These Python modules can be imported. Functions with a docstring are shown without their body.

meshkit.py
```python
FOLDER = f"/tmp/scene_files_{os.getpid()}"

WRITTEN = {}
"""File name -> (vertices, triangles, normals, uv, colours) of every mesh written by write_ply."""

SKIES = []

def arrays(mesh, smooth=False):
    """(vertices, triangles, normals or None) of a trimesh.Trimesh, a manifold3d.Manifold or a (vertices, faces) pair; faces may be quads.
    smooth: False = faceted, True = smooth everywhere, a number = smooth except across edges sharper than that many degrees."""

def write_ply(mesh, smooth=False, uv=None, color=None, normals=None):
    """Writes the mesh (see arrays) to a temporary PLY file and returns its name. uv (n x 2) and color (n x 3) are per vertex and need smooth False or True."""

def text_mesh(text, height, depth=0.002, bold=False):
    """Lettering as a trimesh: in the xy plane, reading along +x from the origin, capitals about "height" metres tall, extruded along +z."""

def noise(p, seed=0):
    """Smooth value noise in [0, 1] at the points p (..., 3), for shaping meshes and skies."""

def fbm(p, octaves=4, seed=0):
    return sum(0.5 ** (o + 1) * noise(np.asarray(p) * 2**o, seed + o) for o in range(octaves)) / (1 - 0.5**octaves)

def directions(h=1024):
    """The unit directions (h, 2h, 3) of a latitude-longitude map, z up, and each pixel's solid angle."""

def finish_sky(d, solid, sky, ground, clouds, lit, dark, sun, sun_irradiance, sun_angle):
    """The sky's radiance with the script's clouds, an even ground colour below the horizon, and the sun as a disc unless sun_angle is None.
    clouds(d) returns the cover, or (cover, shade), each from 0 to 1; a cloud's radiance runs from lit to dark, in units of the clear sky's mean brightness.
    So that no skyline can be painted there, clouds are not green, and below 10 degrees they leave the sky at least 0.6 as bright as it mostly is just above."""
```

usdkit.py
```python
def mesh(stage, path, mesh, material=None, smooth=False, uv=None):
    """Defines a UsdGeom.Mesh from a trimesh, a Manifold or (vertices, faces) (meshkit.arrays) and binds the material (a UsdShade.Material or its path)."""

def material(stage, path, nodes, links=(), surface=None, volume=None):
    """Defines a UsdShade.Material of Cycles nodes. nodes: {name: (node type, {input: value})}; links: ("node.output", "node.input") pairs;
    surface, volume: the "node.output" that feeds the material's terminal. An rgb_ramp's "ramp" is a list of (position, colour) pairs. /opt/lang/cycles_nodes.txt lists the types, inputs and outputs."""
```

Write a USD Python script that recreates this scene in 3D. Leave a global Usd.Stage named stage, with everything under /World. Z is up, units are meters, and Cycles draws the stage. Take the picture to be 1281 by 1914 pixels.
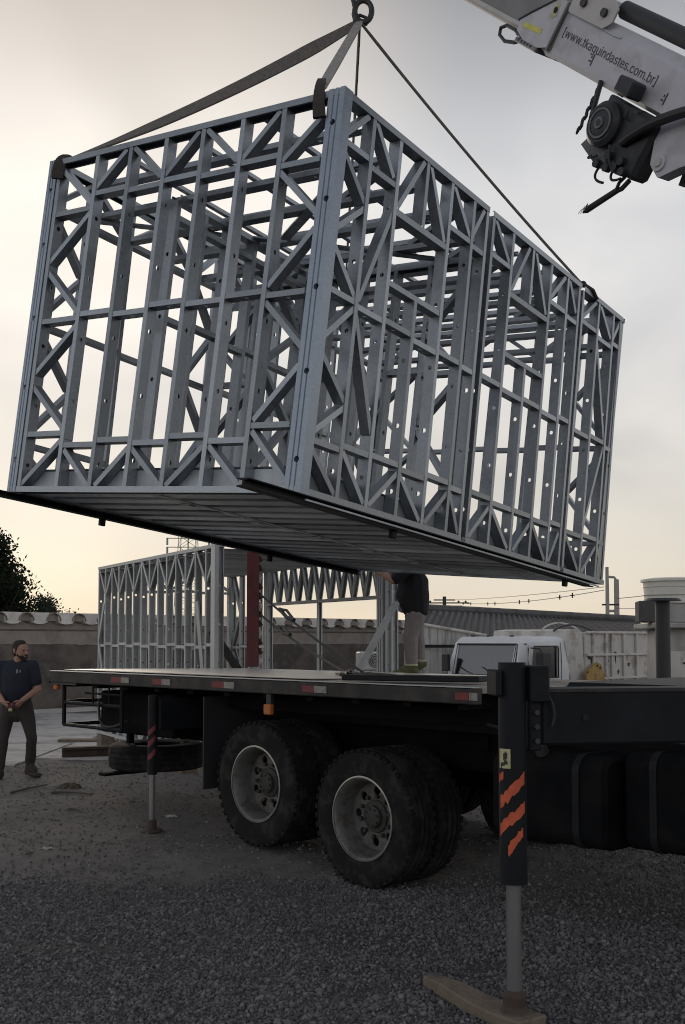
import math, random
import numpy as np
import trimesh
import manifold3d as m3
from shapely.geometry import Polygon, Point, box as sbox
from pxr import Usd, UsdGeom, UsdLux, UsdShade, Gf, Sdf, Vt
import usdkit, meshkit

stage = Usd.Stage.CreateInMemory()
UsdGeom.SetStageUpAxis(stage, 'Z')
UsdGeom.Xform.Define(stage, '/World')
UsdGeom.Scope.Define(stage, '/World/Looks')
rnd = random.Random(7)
rng = np.random.default_rng(7)

# ------------------------------------------------------------------ camera, sky, sun, exposure
FOC, CX, CY, PITCH, EYE = 2100.0, 640.5, 1085.0, math.radians(2.998), 1.75   # in pixels of the 1281 x 1914 photograph
cam = UsdGeom.Camera.Define(stage, '/World/camera')
cam.CreateHorizontalApertureAttr(36.0)
cam.CreateVerticalApertureAttr(36.0 * 1024 / 685)
cam.CreateFocalLengthAttr(36.0 * FOC / 1281)
cam.CreateVerticalApertureOffsetAttr((CY - 957) / 1281 * 36.0)
cam.CreateClippingRangeAttr((0.1, 3000.0))
cam.AddTranslateOp().Set(Gf.Vec3d(0, 0, EYE))
cam.AddRotateXOp().Set(90 + math.degrees(PITCH))
cam.CreateExposureAttr(0.0)

SUN_EL, SUN_ROT = math.radians(17), math.radians(-20)
sdir = np.array([math.sin(SUN_ROT) * math.cos(SUN_EL), math.cos(SUN_ROT) * math.cos(SUN_EL), math.sin(SUN_EL)])
sun = UsdLux.DistantLight.Define(stage, '/World/sun')
sun.CreateIntensityAttr(0.16); sun.CreateAngleAttr(22.0); sun.CreateNormalizeAttr(True)
sun.CreateColorAttr(Gf.Vec3f(1.0, 0.86, 0.68))
sun.AddRotateXYZOp().Set(Gf.Vec3f(math.degrees(math.pi / 2 - SUN_EL), 0, math.degrees(math.pi - SUN_ROT)))
SKY = 10.0            # cloud radiance is given as display-linear values times this, the dome runs at strength 0.1
def sky_material():
    n = {'geo': ('geometry', {}), 'sep': ('separate_xyz', {}),
         'sky': ('sky_texture', {'sky_type': 'single_scattering', 'sun_disc': False, 'sun_elevation': SUN_EL, 'sun_rotation': SUN_ROT}),
         'map': ('mapping', {'scale': (1.0, 1.0, 2.2)}),
         'no': ('noise_texture', {'scale': 2.6, 'detail': 3.0, 'roughness': 0.5, 'distortion': 0.6}),
         'el': ('rgb_ramp', {'ramp': [(0.0, (.76, .665, .53)), (.06, (.78, .71, .605)), (.14, (.74, .70, .645)), (.27, (.74, .725, .71)), (.37, (.72, .715, .715)), (.42, (.60, .605, .615)),
                                      (.46, (.46, .465, .48)), (.51, (.33, .335, .35)), (.62, (.30, .31, .34)), (1.0, (.28, .29, .32))]}),
         'dim': ('rgb_ramp', {'ramp': [(0.32, (.84, .85, .865)), (.5, (.99, .99, .99)), (.68, (1.13, 1.12, 1.095))]}),
         'dot': ('vector_math', {'math_type': 'dot_product', 'vector2': (-0.185, 0.868, 0.46)}),
         'glow': ('map_range', {'range_type': 'smoothstep', 'from_min': .955, 'from_max': 1.0, 'to_min': 0.0, 'to_max': 1.0, 'clamp': True}),
         'az': ('vector_math', {'math_type': 'dot_product', 'vector2': (-0.28, 0.96, 0.0)}),
         'azr': ('rgb_ramp', {'ramp': [(0.0, (.90, .92, .97)), (.5, (.92, .94, .97)), (.82, (.92, .93, .95)), (.90, (1.02, 1.02, 1.03)), (.955, (1.02, 1.02, 1.02)), (1.0, (1.0, 1.0, 1.0))]}),
         'azm': ('map_range', {'from_min': -1.0, 'from_max': 1.0, 'to_min': 0.0, 'to_max': 1.0, 'clamp': True}),
         'm1': ('mix', {'mix_type': 'multiply', 'fac': 1.0}), 'm2': ('mix', {'mix_type': 'multiply', 'fac': 1.0}),
         'gl': ('mix', {'mix_type': 'add', 'color2': (.30, .235, .15)}),
         'glm': ('math', {'math_type': 'multiply', 'value2': 1.0}),
         'sc': ('vector_math', {'math_type': 'scale', 'scale': SKY}),
         'mix': ('mix', {'mix_type': 'mix', 'fac': 0.94}),
         'bg': ('background_shader', {'strength': 0.1})}
    l = [('geo.position', 'sep.vector'), ('sep.z', 'el.fac'), ('geo.position', 'map.vector'), ('map.vector', 'no.vector'), ('no.fac', 'dim.fac'),
         ('geo.position', 'dot.vector1'), ('dot.value', 'glow.value'), ('glow.result', 'glm.value1'), ('geo.position', 'az.vector1'), ('az.value', 'azm.value'), ('azm.result', 'azr.fac'),
         ('el.color', 'm1.color1'), ('dim.color', 'm1.color2'), ('m1.color', 'm2.color1'), ('azr.color', 'm2.color2'),
         ('m2.color', 'gl.color1'), ('glm.value', 'gl.fac'), ('gl.color', 'sc.vector1'),
         ('sky.color', 'mix.color1'), ('sc.vector', 'mix.color2'), ('mix.color', 'bg.color')]
    return usdkit.material(stage, '/World/Looks/overcast_sky', n, l, surface='bg.background')
dome = UsdLux.DomeLight.Define(stage, '/World/sky')
dome.CreateIntensityAttr(1.0)
UsdShade.MaterialBindingAPI.Apply(dome.GetPrim()).Bind(sky_material())
dome.GetPrim().SetCustomDataByKey('kind', 'structure')

def at(x, y, Y):
    """World point at forward distance Y seen at pixel (x, y) of the photograph."""
    u, v = (x - CX) / FOC, (CY - y) / FOC
    c, s = math.cos(PITCH), math.sin(PITCH)
    d = np.array([u, c - v * s, s + v * c])
    return np.array([0, 0, EYE]) + d * (Y / d[1])

# ------------------------------------------------------------------ helpers
_names = {}
def numbered(parent, name):
    k = (parent, name)
    i = _names.get(k, 0); _names[k] = i + 1
    return name if i == 0 else f'{name}_{i:03d}'
def tag(prim, label=None, category=None, group=None, kind=None):
    for k, v in (('label', label), ('category', category), ('group', group), ('kind', kind)):
        if v: prim.SetCustomDataByKey(k, v)
    return prim
def pathof(parent):
    return '/World' if parent is None else str(parent.GetPath())
def xf(name, parent=None, M=None, **kw):
    p = pathof(parent)
    x = UsdGeom.Xform.Define(stage, f'{p}/{numbered(p, name)}')
    if M is not None:
        x.AddTransformOp().Set(Gf.Matrix4d(*np.asarray(M, float).T.ravel().tolist()))
    return tag(x.GetPrim(), **kw)
def obj(name, mesh, mat, parent=None, smooth=False, **kw):
    p = pathof(parent)
    m = usdkit.mesh(stage, f'{p}/{numbered(p, name)}', mesh, mat, smooth=smooth)
    return tag(m.GetPrim(), **kw)
def frame(o, x, y, z):
    M = np.eye(4); M[:3, 0], M[:3, 1], M[:3, 2], M[:3, 3] = x, y, z, o
    return M
def place(loc, rz=0.0):
    M = trimesh.transformations.rotation_matrix(rz, [0, 0, 1]); M[:3, 3] = loc
    return M
def box(lo, hi):
    lo, hi = np.minimum(lo, hi).astype(float), np.maximum(lo, hi).astype(float)
    return trimesh.creation.box(hi - lo, transform=trimesh.transformations.translation_matrix((lo + hi) / 2))
def cat(*ms):
    out = []
    for m in ms: out += list(m) if isinstance(m, (list, tuple)) else [m]
    return trimesh.util.concatenate(out)
def bbox(lo, hi, c=0.01):
    """Box with chamfered edges: hull of three inset boxes."""
    lo, hi = np.array(lo, float), np.array(hi, float); pts = []
    for k in range(3):
        a, b = lo + c, hi - c; a[k], b[k] = lo[k], hi[k]
        pts += [(x, y, z) for x in (a[0], b[0]) for y in (a[1], b[1]) for z in (a[2], b[2])]
    return trimesh.convex.convex_hull(np.array(pts))
def cyl(p0, p1, r, n=16, r2=None):
    p0, p1 = np.array(p0, float), np.array(p1, float)
    L = np.linalg.norm(p1 - p0); t = (p1 - p0) / L
    a = np.cross(t, [0, 0, 1] if abs(t[2]) < .9 else [1, 0, 0]); a /= np.linalg.norm(a); b = np.cross(t, a)
    ang = np.arange(n) / n * 2 * np.pi
    ring = np.cos(ang)[:, None] * a + np.sin(ang)[:, None] * b
    v = np.vstack([p0 + ring * r, p1 + ring * (r if r2 is None else r2), [p0], [p1]])
    f = []
    for i in range(n):
        j = (i + 1) % n
        f += [(i, j, n + j), (i, n + j, n + i), (2 * n, j, i), (2 * n + 1, n + i, n + j)]
    m = trimesh.Trimesh(v, f, process=False); 
    if m.volume < 0: m.invert()
    return m
def tube(pts, r, n=8):
    pts = np.array(pts, float); k = len(pts)
    r = np.full(k, r) if np.ndim(r) == 0 else np.array(r)
    t = np.gradient(pts, axis=0); t /= np.linalg.norm(t, axis=1)[:, None]
    ref = np.array([0, 0, 1.0]) if abs(t[0][2]) < .9 else np.array([1.0, 0, 0])
    v, f = [], []
    a = np.cross(t[0], ref); a /= np.linalg.norm(a)
    ang = np.arange(n) / n * 2 * np.pi
    for i in range(k):
        a = a - t[i] * (a @ t[i]); a /= np.linalg.norm(a); b = np.cross(t[i], a)
        v.append(pts[i] + r[i] * (np.cos(ang)[:, None] * a + np.sin(ang)[:, None] * b))
    v = np.vstack(v + [pts[:1], pts[-1:]])
    for i in range(k - 1):
        for j in range(n):
            q = (j + 1) % n
            f += [(i * n + j, i * n + q, (i + 1) * n + q), (i * n + j, (i + 1) * n + q, (i + 1) * n + j)]
    for j in range(n):
        q = (j + 1) % n
        f += [(k * n, q, j), (k * n + 1, (k - 1) * n + j, (k - 1) * n + q)]
    m = trimesh.Trimesh(v, f, process=False)
    if m.volume < 0: m.invert()
    return m
def bez(p, n=16):
    p = np.array(p, float); t = np.linspace(0, 1, n)[:, None]
    if len(p) == 3: return (1 - t) ** 2 * p[0] + 2 * t * (1 - t) * p[1] + t * t * p[2]
    return (1 - t) ** 3 * p[0] + 3 * t * (1 - t) ** 2 * p[1] + 3 * t * t * (1 - t) * p[2] + t ** 3 * p[3]
def extr(poly, h, M=None):
    m = trimesh.creation.extrude_polygon(poly, h, engine='earcut')
    if M is not None: m.apply_transform(M)
    return m
def revolve(profile, n=48):
    """profile of (radius, height) pairs round z."""
    return trimesh.creation.revolve(np.array(profile, float), sections=n)

# ------------------------------------------------------------------ materials
LK = '/World/Looks/'
def pm(name, base, rough=.6, metal=0.0, var=.15, scale=6.0, bump=0.0, bscale=None, tint=None, rand=.0, stretch=(1, 1, 1), detail=5.0, coord='geo.position', spec=.5, dist=.02):
    """Principled with base colour broken up by noise, an optional second tint in patches, bump and variation from piece to piece."""
    b = np.array(base, float); lo, hi = b * (1 - var), np.clip(b * (1 + var), 0, .95)
    n = {'geo': ('geometry', {}), 'tc': ('texture_coordinate', {}), 'map': ('mapping', {'scale': stretch}), 'no': ('noise_texture', {'scale': scale, 'detail': detail, 'roughness': .6}),
         'rp': ('rgb_ramp', {'ramp': [(.25, lo), (.75, hi)] if tint is None else [(.3, lo), (.5, b), (.62, np.array(tint)), (.8, hi)]}),
         'p': ('principled_bsdf', {'roughness': rough, 'metallic': metal, 'specular_ior_level': spec})}
    l = [(coord, 'map.vector'), ('map.vector', 'no.vector'), ('no.fac', 'rp.fac')]
    src = 'rp.color'
    if rand:
        n['oi'] = ('object_info', {}); n['mr'] = ('map_range', {'from_min': 0., 'from_max': 1., 'to_min': 1 - rand, 'to_max': 1 + rand})
        n['vs'] = ('vector_math', {'math_type': 'scale'})
        l += [('oi.random', 'mr.value'), (src, 'vs.vector1'), ('mr.result', 'vs.scale')]; src = 'vs.vector'
    l.append((src, 'p.base_color'))
    if bump:
        n['bn'] = ('noise_texture', {'scale': bscale or scale * 4, 'detail': 6.0, 'roughness': .65}); n['bu'] = ('bump', {'strength': bump, 'distance': dist})
        l += [('map.vector', 'bn.vector'), ('bn.fac', 'bu.height'), ('bu.normal', 'p.normal')]
    return usdkit.material(stage, LK + name, n, l, surface='p.BSDF')
M = {}
def galv(name, base, rough, metal, rand):
    """Galvanised sheet: zinc spangle, faint rolling streaks, tone that changes from piece to piece."""
    b = np.array(base)
    return usdkit.material(stage, LK + name, {'tc': ('texture_coordinate', {}), 'v': ('voronoi_texture', {'scale': 90.0}), 'n': ('noise_texture', {'scale': 4.0, 'detail': 6.0, 'roughness': .65}), 'bw': ('rgb_to_bw', {}),
        'r1': ('rgb_ramp', {'ramp': [(.1, b * .93), (.9, b * 1.07)]}), 'r2': ('rgb_ramp', {'ramp': [(.30, (.84, .845, .855)), (.5, (1, 1, 1)), (.72, (1.12, 1.11, 1.10))]}), 'm': ('mix', {'mix_type': 'multiply', 'fac': 1.0}),
        'oi': ('object_info', {}), 'mr': ('map_range', {'from_min': 0., 'from_max': 1., 'to_min': 1 - rand, 'to_max': 1 + rand}), 'vs': ('vector_math', {'math_type': 'scale'}),
        'rr': ('map_range', {'from_min': .3, 'from_max': .7, 'to_min': rough - .07, 'to_max': rough + .09}), 'p': ('principled_bsdf', {'metallic': metal})},
        [('tc.object', 'v.vector'), ('tc.object', 'n.vector'), ('v.color', 'bw.color'), ('bw.val', 'r1.fac'), ('n.fac', 'r2.fac'), ('r1.color', 'm.color1'), ('r2.color', 'm.color2'), ('oi.random', 'mr.value'), ('m.color', 'vs.vector1'), ('mr.result', 'vs.scale'),
         ('vs.vector', 'p.base_color'), ('n.fac', 'rr.value'), ('rr.result', 'p.roughness')], surface='p.BSDF')
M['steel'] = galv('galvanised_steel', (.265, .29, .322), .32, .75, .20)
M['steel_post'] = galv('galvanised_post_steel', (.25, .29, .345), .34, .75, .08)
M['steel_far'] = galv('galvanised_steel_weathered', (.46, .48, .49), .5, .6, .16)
M['floor_steel'] = pm('floor_joist_steel', (.42, .455, .49), .5, .45, .35, 2.5, rand=.5)
M['deck_sheet'] = pm('floor_sheet', (.10, .115, .13), .6, .3, .3, 3)
M['black_beam'] = pm('black_painted_beam', (.012, .0125, .015), .6, 0, .3, 8, spec=.2)
M['truck_black'] = pm('dark_truck_paint', (.0085, .0098, .0128), .55, 0, .45, 4, bump=.06, spec=.2)
M['truck_under'] = pm('dirty_chassis_black', (.0055, .0062, .0078), .85, 0, .5, 4, tint=(.009, .0085, .008), spec=.1)
M['rail'] = pm('deck_rail_paint', (.026, .025, .025), .65, .1, .5, 5, tint=(.045, .040, .035), bump=.15)
M['plank'] = pm('weathered_deck_plank', (.36, .33, .30), .8, 0, .35, 3, tint=(.22, .20, .18), rand=.2, bump=.2, stretch=(1, 1, 1))
M['rubber'] = pm('tyre_rubber', (.0095, .0098, .0115), .85, 0, .3, 7, tint=(.030, .027, .025), bump=.15, bscale=40, dist=.006, spec=.2)
M['tread'] = pm('tyre_tread_rubber', (.010, .0105, .0125), .9, 0, .5, 9, tint=(.018, .0165, .0155), bump=.2, bscale=60, dist=.006, spec=.2)
M['rim'] = pm('wheel_rim_paint', (.15, .148, .145), .5, .5, .45, 7, tint=(.08, .072, .066), bump=.08)
M['rim_edge'] = pm('bare_rim_edge', (.30, .30, .29), .35, .85, .2, 12)
M['hub'] = pm('greasy_hub', (.05, .048, .046), .6, .4, .4, 15)
M['chrome'] = pm('jack_rod_steel', (.40, .40, .405), .22, .9, .12, 6, stretch=(1, 1, .2))
M['red_tape'] = pm('red_reflective_tape', (.16, .026, .03), .5, 0, .2, 20)
M['white_tape'] = pm('white_reflective_tape', (.25, .235, .22), .5, 0, .5, 30)
M['orange_tape'] = pm('orange_hazard_tape', (.50, .09, .035), .5, 0, .25, 18, bump=.05)
M['amber'] = pm('amber_lens', (.42, .14, .035), .3, 0, .1, 10)
M['label'] = pm('pale_sticker', (.45, .43, .24), .5, 0, .25, 40)
M['ink'] = pm('black_ink', (.02, .02, .02), .6)
M['dark_ink'] = pm('dark_grey_lettering', (.04, .042, .05), .5)
M['boom'] = pm('boom_grey_paint', (.50, .50, .55), .40, 0, .13, 3.5, tint=(.41, .405, .44), bump=.04, stretch=(1, 1, 1))
M['boom_inner'] = pm('boom_inner_steel', (.20, .195, .20), .5, .2, .2, 3)
M['boom_pale'] = pm('boom_pale_edge', (.48, .46, .45), .5, 0, .1, 3)
M['machine'] = pm('greasy_winch_metal', (.035, .037, .042), .5, .4, .4, 12, bump=.1)
M['machine_grey'] = pm('grey_winch_casting', (.13, .135, .145), .55, .3, .3, 9, bump=.1)
M['hose'] = pm('black_hose', (.012, .012, .014), .5)
M['yellow'] = pm('yellow_warning_sticker', (.58, .55, .12), .5, 0, .25, 14)
M['strap'] = pm('webbing_sling_fabric', (.135, .122, .110), .9, 0, .3, 30, bump=.3, bscale=160)
M['strap_light'] = pm('webbing_sling_grey_fabric', (.27, .255, .235), .9, 0, .25, 20, bump=.3, bscale=160)
M['sleeve'] = pm('sling_sleeve', (.045, .036, .034), .9, 0, .3, 20)
M['hook'] = pm('hook_dark_steel', (.06, .06, .065), .45, .6, .3, 12)
M['red_post'] = pm('dark_red_paint', (.12, .018, .022), .6, 0, .4, 7, tint=(.07, .02, .02), bump=.1)
M['wire'] = pm('dark_wire', (.03, .03, .03), .7)
M['skin'] = pm('skin', (.36, .20, .15), .6, 0, .12, 8)
M['hair'] = pm('dark_hair', (.022, .016, .013), .8)
M['navy'] = pm('navy_cotton', (.015, .019, .032), .95, 0, .25, 6, bump=.2, bscale=12)
M['blackshirt'] = pm('black_cotton', (.010, .011, .014), .95, 0, .25, 6, bump=.2, bscale=12)
M['trousers'] = pm('brown_work_trousers', (.040, .034, .033), .95, 0, .3, 6, bump=.3, bscale=10)
M['greypants'] = pm('grey_work_trousers', (.24, .215, .215), .95, 0, .25, 6, bump=.3, bscale=10)
M['boot'] = pm('brown_boot_leather', (.030, .023, .018), .7, 0, .3, 14)
M['boot_yellow'] = pm('olive_boot_fabric', (.11, .11, .055), .8, 0, .3, 14)
M['stripe'] = pm('pale_boot_stripe', (.45, .45, .30), .6)
M['red_plastic'] = pm('red_plastic', (.25, .02, .03), .4)
M['eye'] = pm('dark_eye', (.02, .015, .012), .3)
M['barkw'] = pm('tree_bark', (.07, .055, .042), .9, 0, .3, 8, bump=.4)
M['timber'] = pm('weathered_timber', (.17, .135, .105), .85, 0, .35, 5, tint=(.10, .08, .065), bump=.4, bscale=18, stretch=(1, 1, 1))
M['rust'] = pm('rusty_steel', (.055, .038, .032), .8, .1, .4, 8, bump=.2)
M['white_truck'] = pm('white_truck_paint', (.66, .68, .70), .35, 0, .06, 3)
M['dump'] = pm('chipped_white_body', (.54, .52, .495), .6, 0, .12, 2.6, tint=(.33, .295, .26), bump=.05)
M['dumprust'] = pm('dark_rust_patch', (.05, .04, .035), .9)
M['ochre'] = pm('ochre_panel', (.42, .27, .07), .6, 0, .3, 5, tint=(.25, .14, .05))
M['windscreen'] = usdkit.material(stage, LK + 'windscreen_glass', {'fr': ('fresnel', {'IOR': 1.5}), 'fa': ('math', {'math_type': 'multiply_add', 'value2': 1.1, 'value3': .13}), 't': ('transparent_bsdf', {'color': (.16, .175, .185)}), 'g': ('glossy_bsdf', {'color': (.8, .82, .85), 'roughness': .12}), 'm': ('mix_closure', {})},
    [('fr.fac', 'fa.value1'), ('fa.value', 'm.fac'), ('t.BSDF', 'm.closure1'), ('g.BSDF', 'm.closure2')], surface='m.closure')
M['darkplastic'] = pm('black_plastic', (.02, .021, .024), .5)
M['tankwhite'] = pm('cream_water_tank', (.66, .64, .58), .5, 0, .06, 3)
M['concretepole'] = pm('grey_concrete_pole', (.30, .29, .28), .9, 0, .2, 6)
M['greywall'] = pm('grey_rendered_wall', (.40, .39, .38), .9, 0, .15, 2, tint=(.30, .29, .28), bump=.1)
M['ac'] = pm('off_white_enamel', (.50, .50, .49), .5, 0, .08, 5)
M['shadowhole'] = pm('dark_opening', (.012, .012, .013), .9)
# ------------------------------------------------------------------ ground
def sstep(a, b, x): t = np.clip((np.asarray(x, float) - a) / (b - a), 0, 1); return t * t * (3 - 2 * t)
def gh(x, y):
    x, y = np.asarray(x, float), np.asarray(y, float)
    h = -0.13 * (1 - sstep(8.5, 9.6, y))
    h = h - 0.75 * sstep(2.2, 4.0, x) * sstep(12.5, 15.0, y)
    near = 1 - sstep(14, 30, np.abs(y)); p = np.stack([x, y, 0 * x], -1)
    return h + near * ((meshkit.fbm(p * .9, 3, 3) - .5) * .05 + (meshkit.fbm(p * 5, 2, 5) - .5) * .015)
xs = np.unique(np.concatenate([np.linspace(-900, -60, 12), np.linspace(-60, -8, 40), np.arange(-8, 8.01, .12), np.linspace(8, 60, 40), np.linspace(60, 900, 12)]))
ys = np.unique(np.concatenate([np.linspace(-900, -30, 10), np.linspace(-30, 2, 30), np.arange(2, 18.01, .12), np.linspace(18, 60, 60), np.linspace(60, 1800, 20)]))
gx, gy = np.meshgrid(xs, ys); nx, ny = len(xs), len(ys)
gv = np.stack([gx, gy, gh(gx, gy)], -1).reshape(-1, 3)
ii = (np.arange(ny - 1)[:, None] * nx + np.arange(nx - 1)[None]).ravel()
gf = np.concatenate([np.stack([ii, ii + 1, ii + nx + 1], 1), np.stack([ii, ii + nx + 1, ii + nx], 1)])
n = {'geo': ('geometry', {}), 'n1': ('noise_texture', {'scale': .55, 'detail': 5., 'roughness': .65}), 'n2': ('noise_texture', {'scale': 26., 'detail': 5., 'roughness': .7}), 'n3': ('noise_texture', {'scale': 2.3, 'detail': 6., 'roughness': .7}),
     'sep': ('separate_xyz', {}), 'yy': ('math', {'math_type': 'multiply_add', 'value3': -1.2}), 'far': ('map_range', {'range_type': 'smoothstep', 'from_min': 8.3, 'from_max': 10.3, 'clamp': True}),
     'gravel': ('rgb_ramp', {'ramp': [(.3, (.034, .033, .034)), (.7, (.095, .092, .095))]}), 'dirt': ('rgb_ramp', {'ramp': [(.25, (.090, .085, .081)), (.5, (.19, .18, .173)), (.62, (.13, .122, .117)), (.8, (.28, .268, .257))]}),
     'mul': ('mix', {'mix_type': 'multiply', 'fac': .75}), 'pat': ('rgb_ramp', {'ramp': [(.3, (.62, .6, .6)), (.7, (1.15, 1.13, 1.1))]}),
     'mix': ('mix', {'mix_type': 'mix'}), 'p': ('principled_bsdf', {'roughness': .93, 'specular_ior_level': .25}), 'bu': ('bump', {'strength': .7, 'distance': .03}),
     'nm': ('math', {'math_type': 'multiply', 'value2': 2.4})}
l = [('geo.position', f'{k}.vector') for k in ('n1', 'n2', 'n3', 'sep')] + [('n3.fac', 'nm.value1'), ('nm.value', 'yy.value1'), ('sep.y', 'yy.value3'), ('yy.value', 'far.value'),
     ('n2.fac', 'gravel.fac'), ('n3.fac', 'dirt.fac'), ('n1.fac', 'pat.fac'), ('far.result', 'mix.fac'), ('gravel.color', 'mix.color1'), ('dirt.color', 'mul.color1'), ('pat.color', 'mul.color2'), ('mul.color', 'mix.color2'),
     ('mix.color', 'p.base_color'), ('n2.fac', 'bu.height'), ('bu.normal', 'p.normal')]
n['yy'] = ('math', {'math_type': 'add'}); l = [a for a in l if a != ('sep.y', 'yy.value3')] + [('sep.y', 'yy.value2')]
M['ground'] = usdkit.material(stage, LK + 'dirt_and_gravel_ground', n, l, surface='p.BSDF')
obj('ground', (gv, gf), M['ground'], smooth=True, kind='structure')

# concrete slabs of the yard at the back left
M['slab'] = pm('worn_yard_concrete', (.47, .45, .435), .9, 0, .3, 1.1, tint=(.27, .26, .25), bump=.15, bscale=9)
yard = xf('concrete_yard', kind='structure')
def sheet(poly, z0=None, dz=.004):
    m = extr(poly, .03); v = m.vertices
    m.vertices[:, 2] = v[:, 2] - .03 + gh(v[:, 0], v[:, 1]) + dz + .02
    return m
for px0, px1, py0, py1 in [(-12, -7.4, 14.9, 18.4), (-7.35, -4.5, 15.6, 18.8), (-4.45, -1.2, 16.4, 19.2), (-14, -7.7, 18.45, 25.5), (-7.65, -4.4, 18.85, 26.4), (-4.35, -.9, 19.25, 29.0)]:
    P_ = [(px0 + rnd.uniform(0, .1), py0 + rnd.uniform(-.15, .15)), (px1, py0 + rnd.uniform(-.1, .25)), (px1 - .03, py1), (px0, py1 - rnd.uniform(0, .2))]
    obj('slab', sheet(Polygon(P_)), M['slab'], yard)

# gravel stones (near field), uncountable
def pebble(seed):
    r = np.random.default_rng(seed); q_ = r.normal(size=(16, 3)); q_ /= np.linalg.norm(q_, axis=1)[:, None]; m = trimesh.convex.convex_hull(q_ * r.uniform(.8, 1.0, (16, 1)) * [1, .85, .72]); m.vertices /= np.abs(m.vertices).max(); return m
M['pebble'] = pm('crushed_gravel_stone', (.108, .105, .110), .85, 0, .4, 9, rand=.55)
def scatter(name, mats, pos, sizes, kinds, label, category, protos):
    pi = UsdGeom.PointInstancer.Define(stage, '/World/' + name)
    for i, (mesh, mt) in enumerate(zip(protos, mats)):
        q = usdkit.mesh(stage, f'/World/{name}/stone_{i:03d}' if i else f'/World/{name}/stone', mesh, mt); pi.CreatePrototypesRel().AddTarget(q.GetPath())
    k = len(pos); q = rng.normal(size=(k, 4)); q /= np.linalg.norm(q, axis=1)[:, None]
    pi.CreatePositionsAttr(Vt.Vec3fArray.FromNumpy(pos.astype(np.float32)))
    pi.CreateScalesAttr(Vt.Vec3fArray.FromNumpy(np.repeat(sizes[:, None], 3, 1).astype(np.float32)))
    pi.CreateOrientationsAttr(Vt.QuathArray([Gf.Quath(float(a), float(b), float(c), float(d)) for a, b, c, d in q]))
    pi.CreateProtoIndicesAttr(Vt.IntArray.FromNumpy(rng.integers(0, len(protos), k).astype(np.int32)))
    tag(pi.GetPrim(), label, category, kind='stuff')
K = 150000
Y = rng.uniform(3.6, 10.2, K) ; X = rng.uniform(-1, 1, K) * (.34 * Y + .5)
edge = 8.75 + .5 * (meshkit.fbm(np.stack([X * .8, Y * .8, 0 * X], -1), 3, 9) - .5) * 2 + .9 * sstep(1.6, 2.6, X)
patch = .45 + .55 * sstep(.36, .52, meshkit.fbm(np.stack([X * 1.3, Y * 1.3, 0 * X], -1), 4, 17))
keep = rng.random(K) < patch * np.clip(1 - (Y - edge) / .45, 0.03, 1)
X, Y = X[keep], Y[keep]
S = np.clip(.0076 * np.exp(rng.normal(size=len(X)) * .36), .004, .026)
scatter('gravel', [M['pebble']] * 5, np.stack([X, Y, gh(X, Y) + S * .25], -1), S, 5, 'dark grey crushed gravel covering the ground in the foreground', 'gravel', [pebble(s) for s in range(5)])
K = 7000
Y = rng.uniform(9, 16, K); X = rng.uniform(-1, 1, K) * (.34 * Y + .3); S = rng.uniform(.005, .016, K)
M['pebble_pale'] = pm('loose_stone', (.145, .138, .132), .9, 0, .4, 9, rand=.5)
scatter('loose_stones', [M['pebble_pale']] * 3, np.stack([X, Y, gh(X, Y) + S * .2], -1), S, 3, 'small loose stones strewn over the bare dirt beyond the gravel', 'stones', [pebble(s) for s in range(10, 13)])

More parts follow.
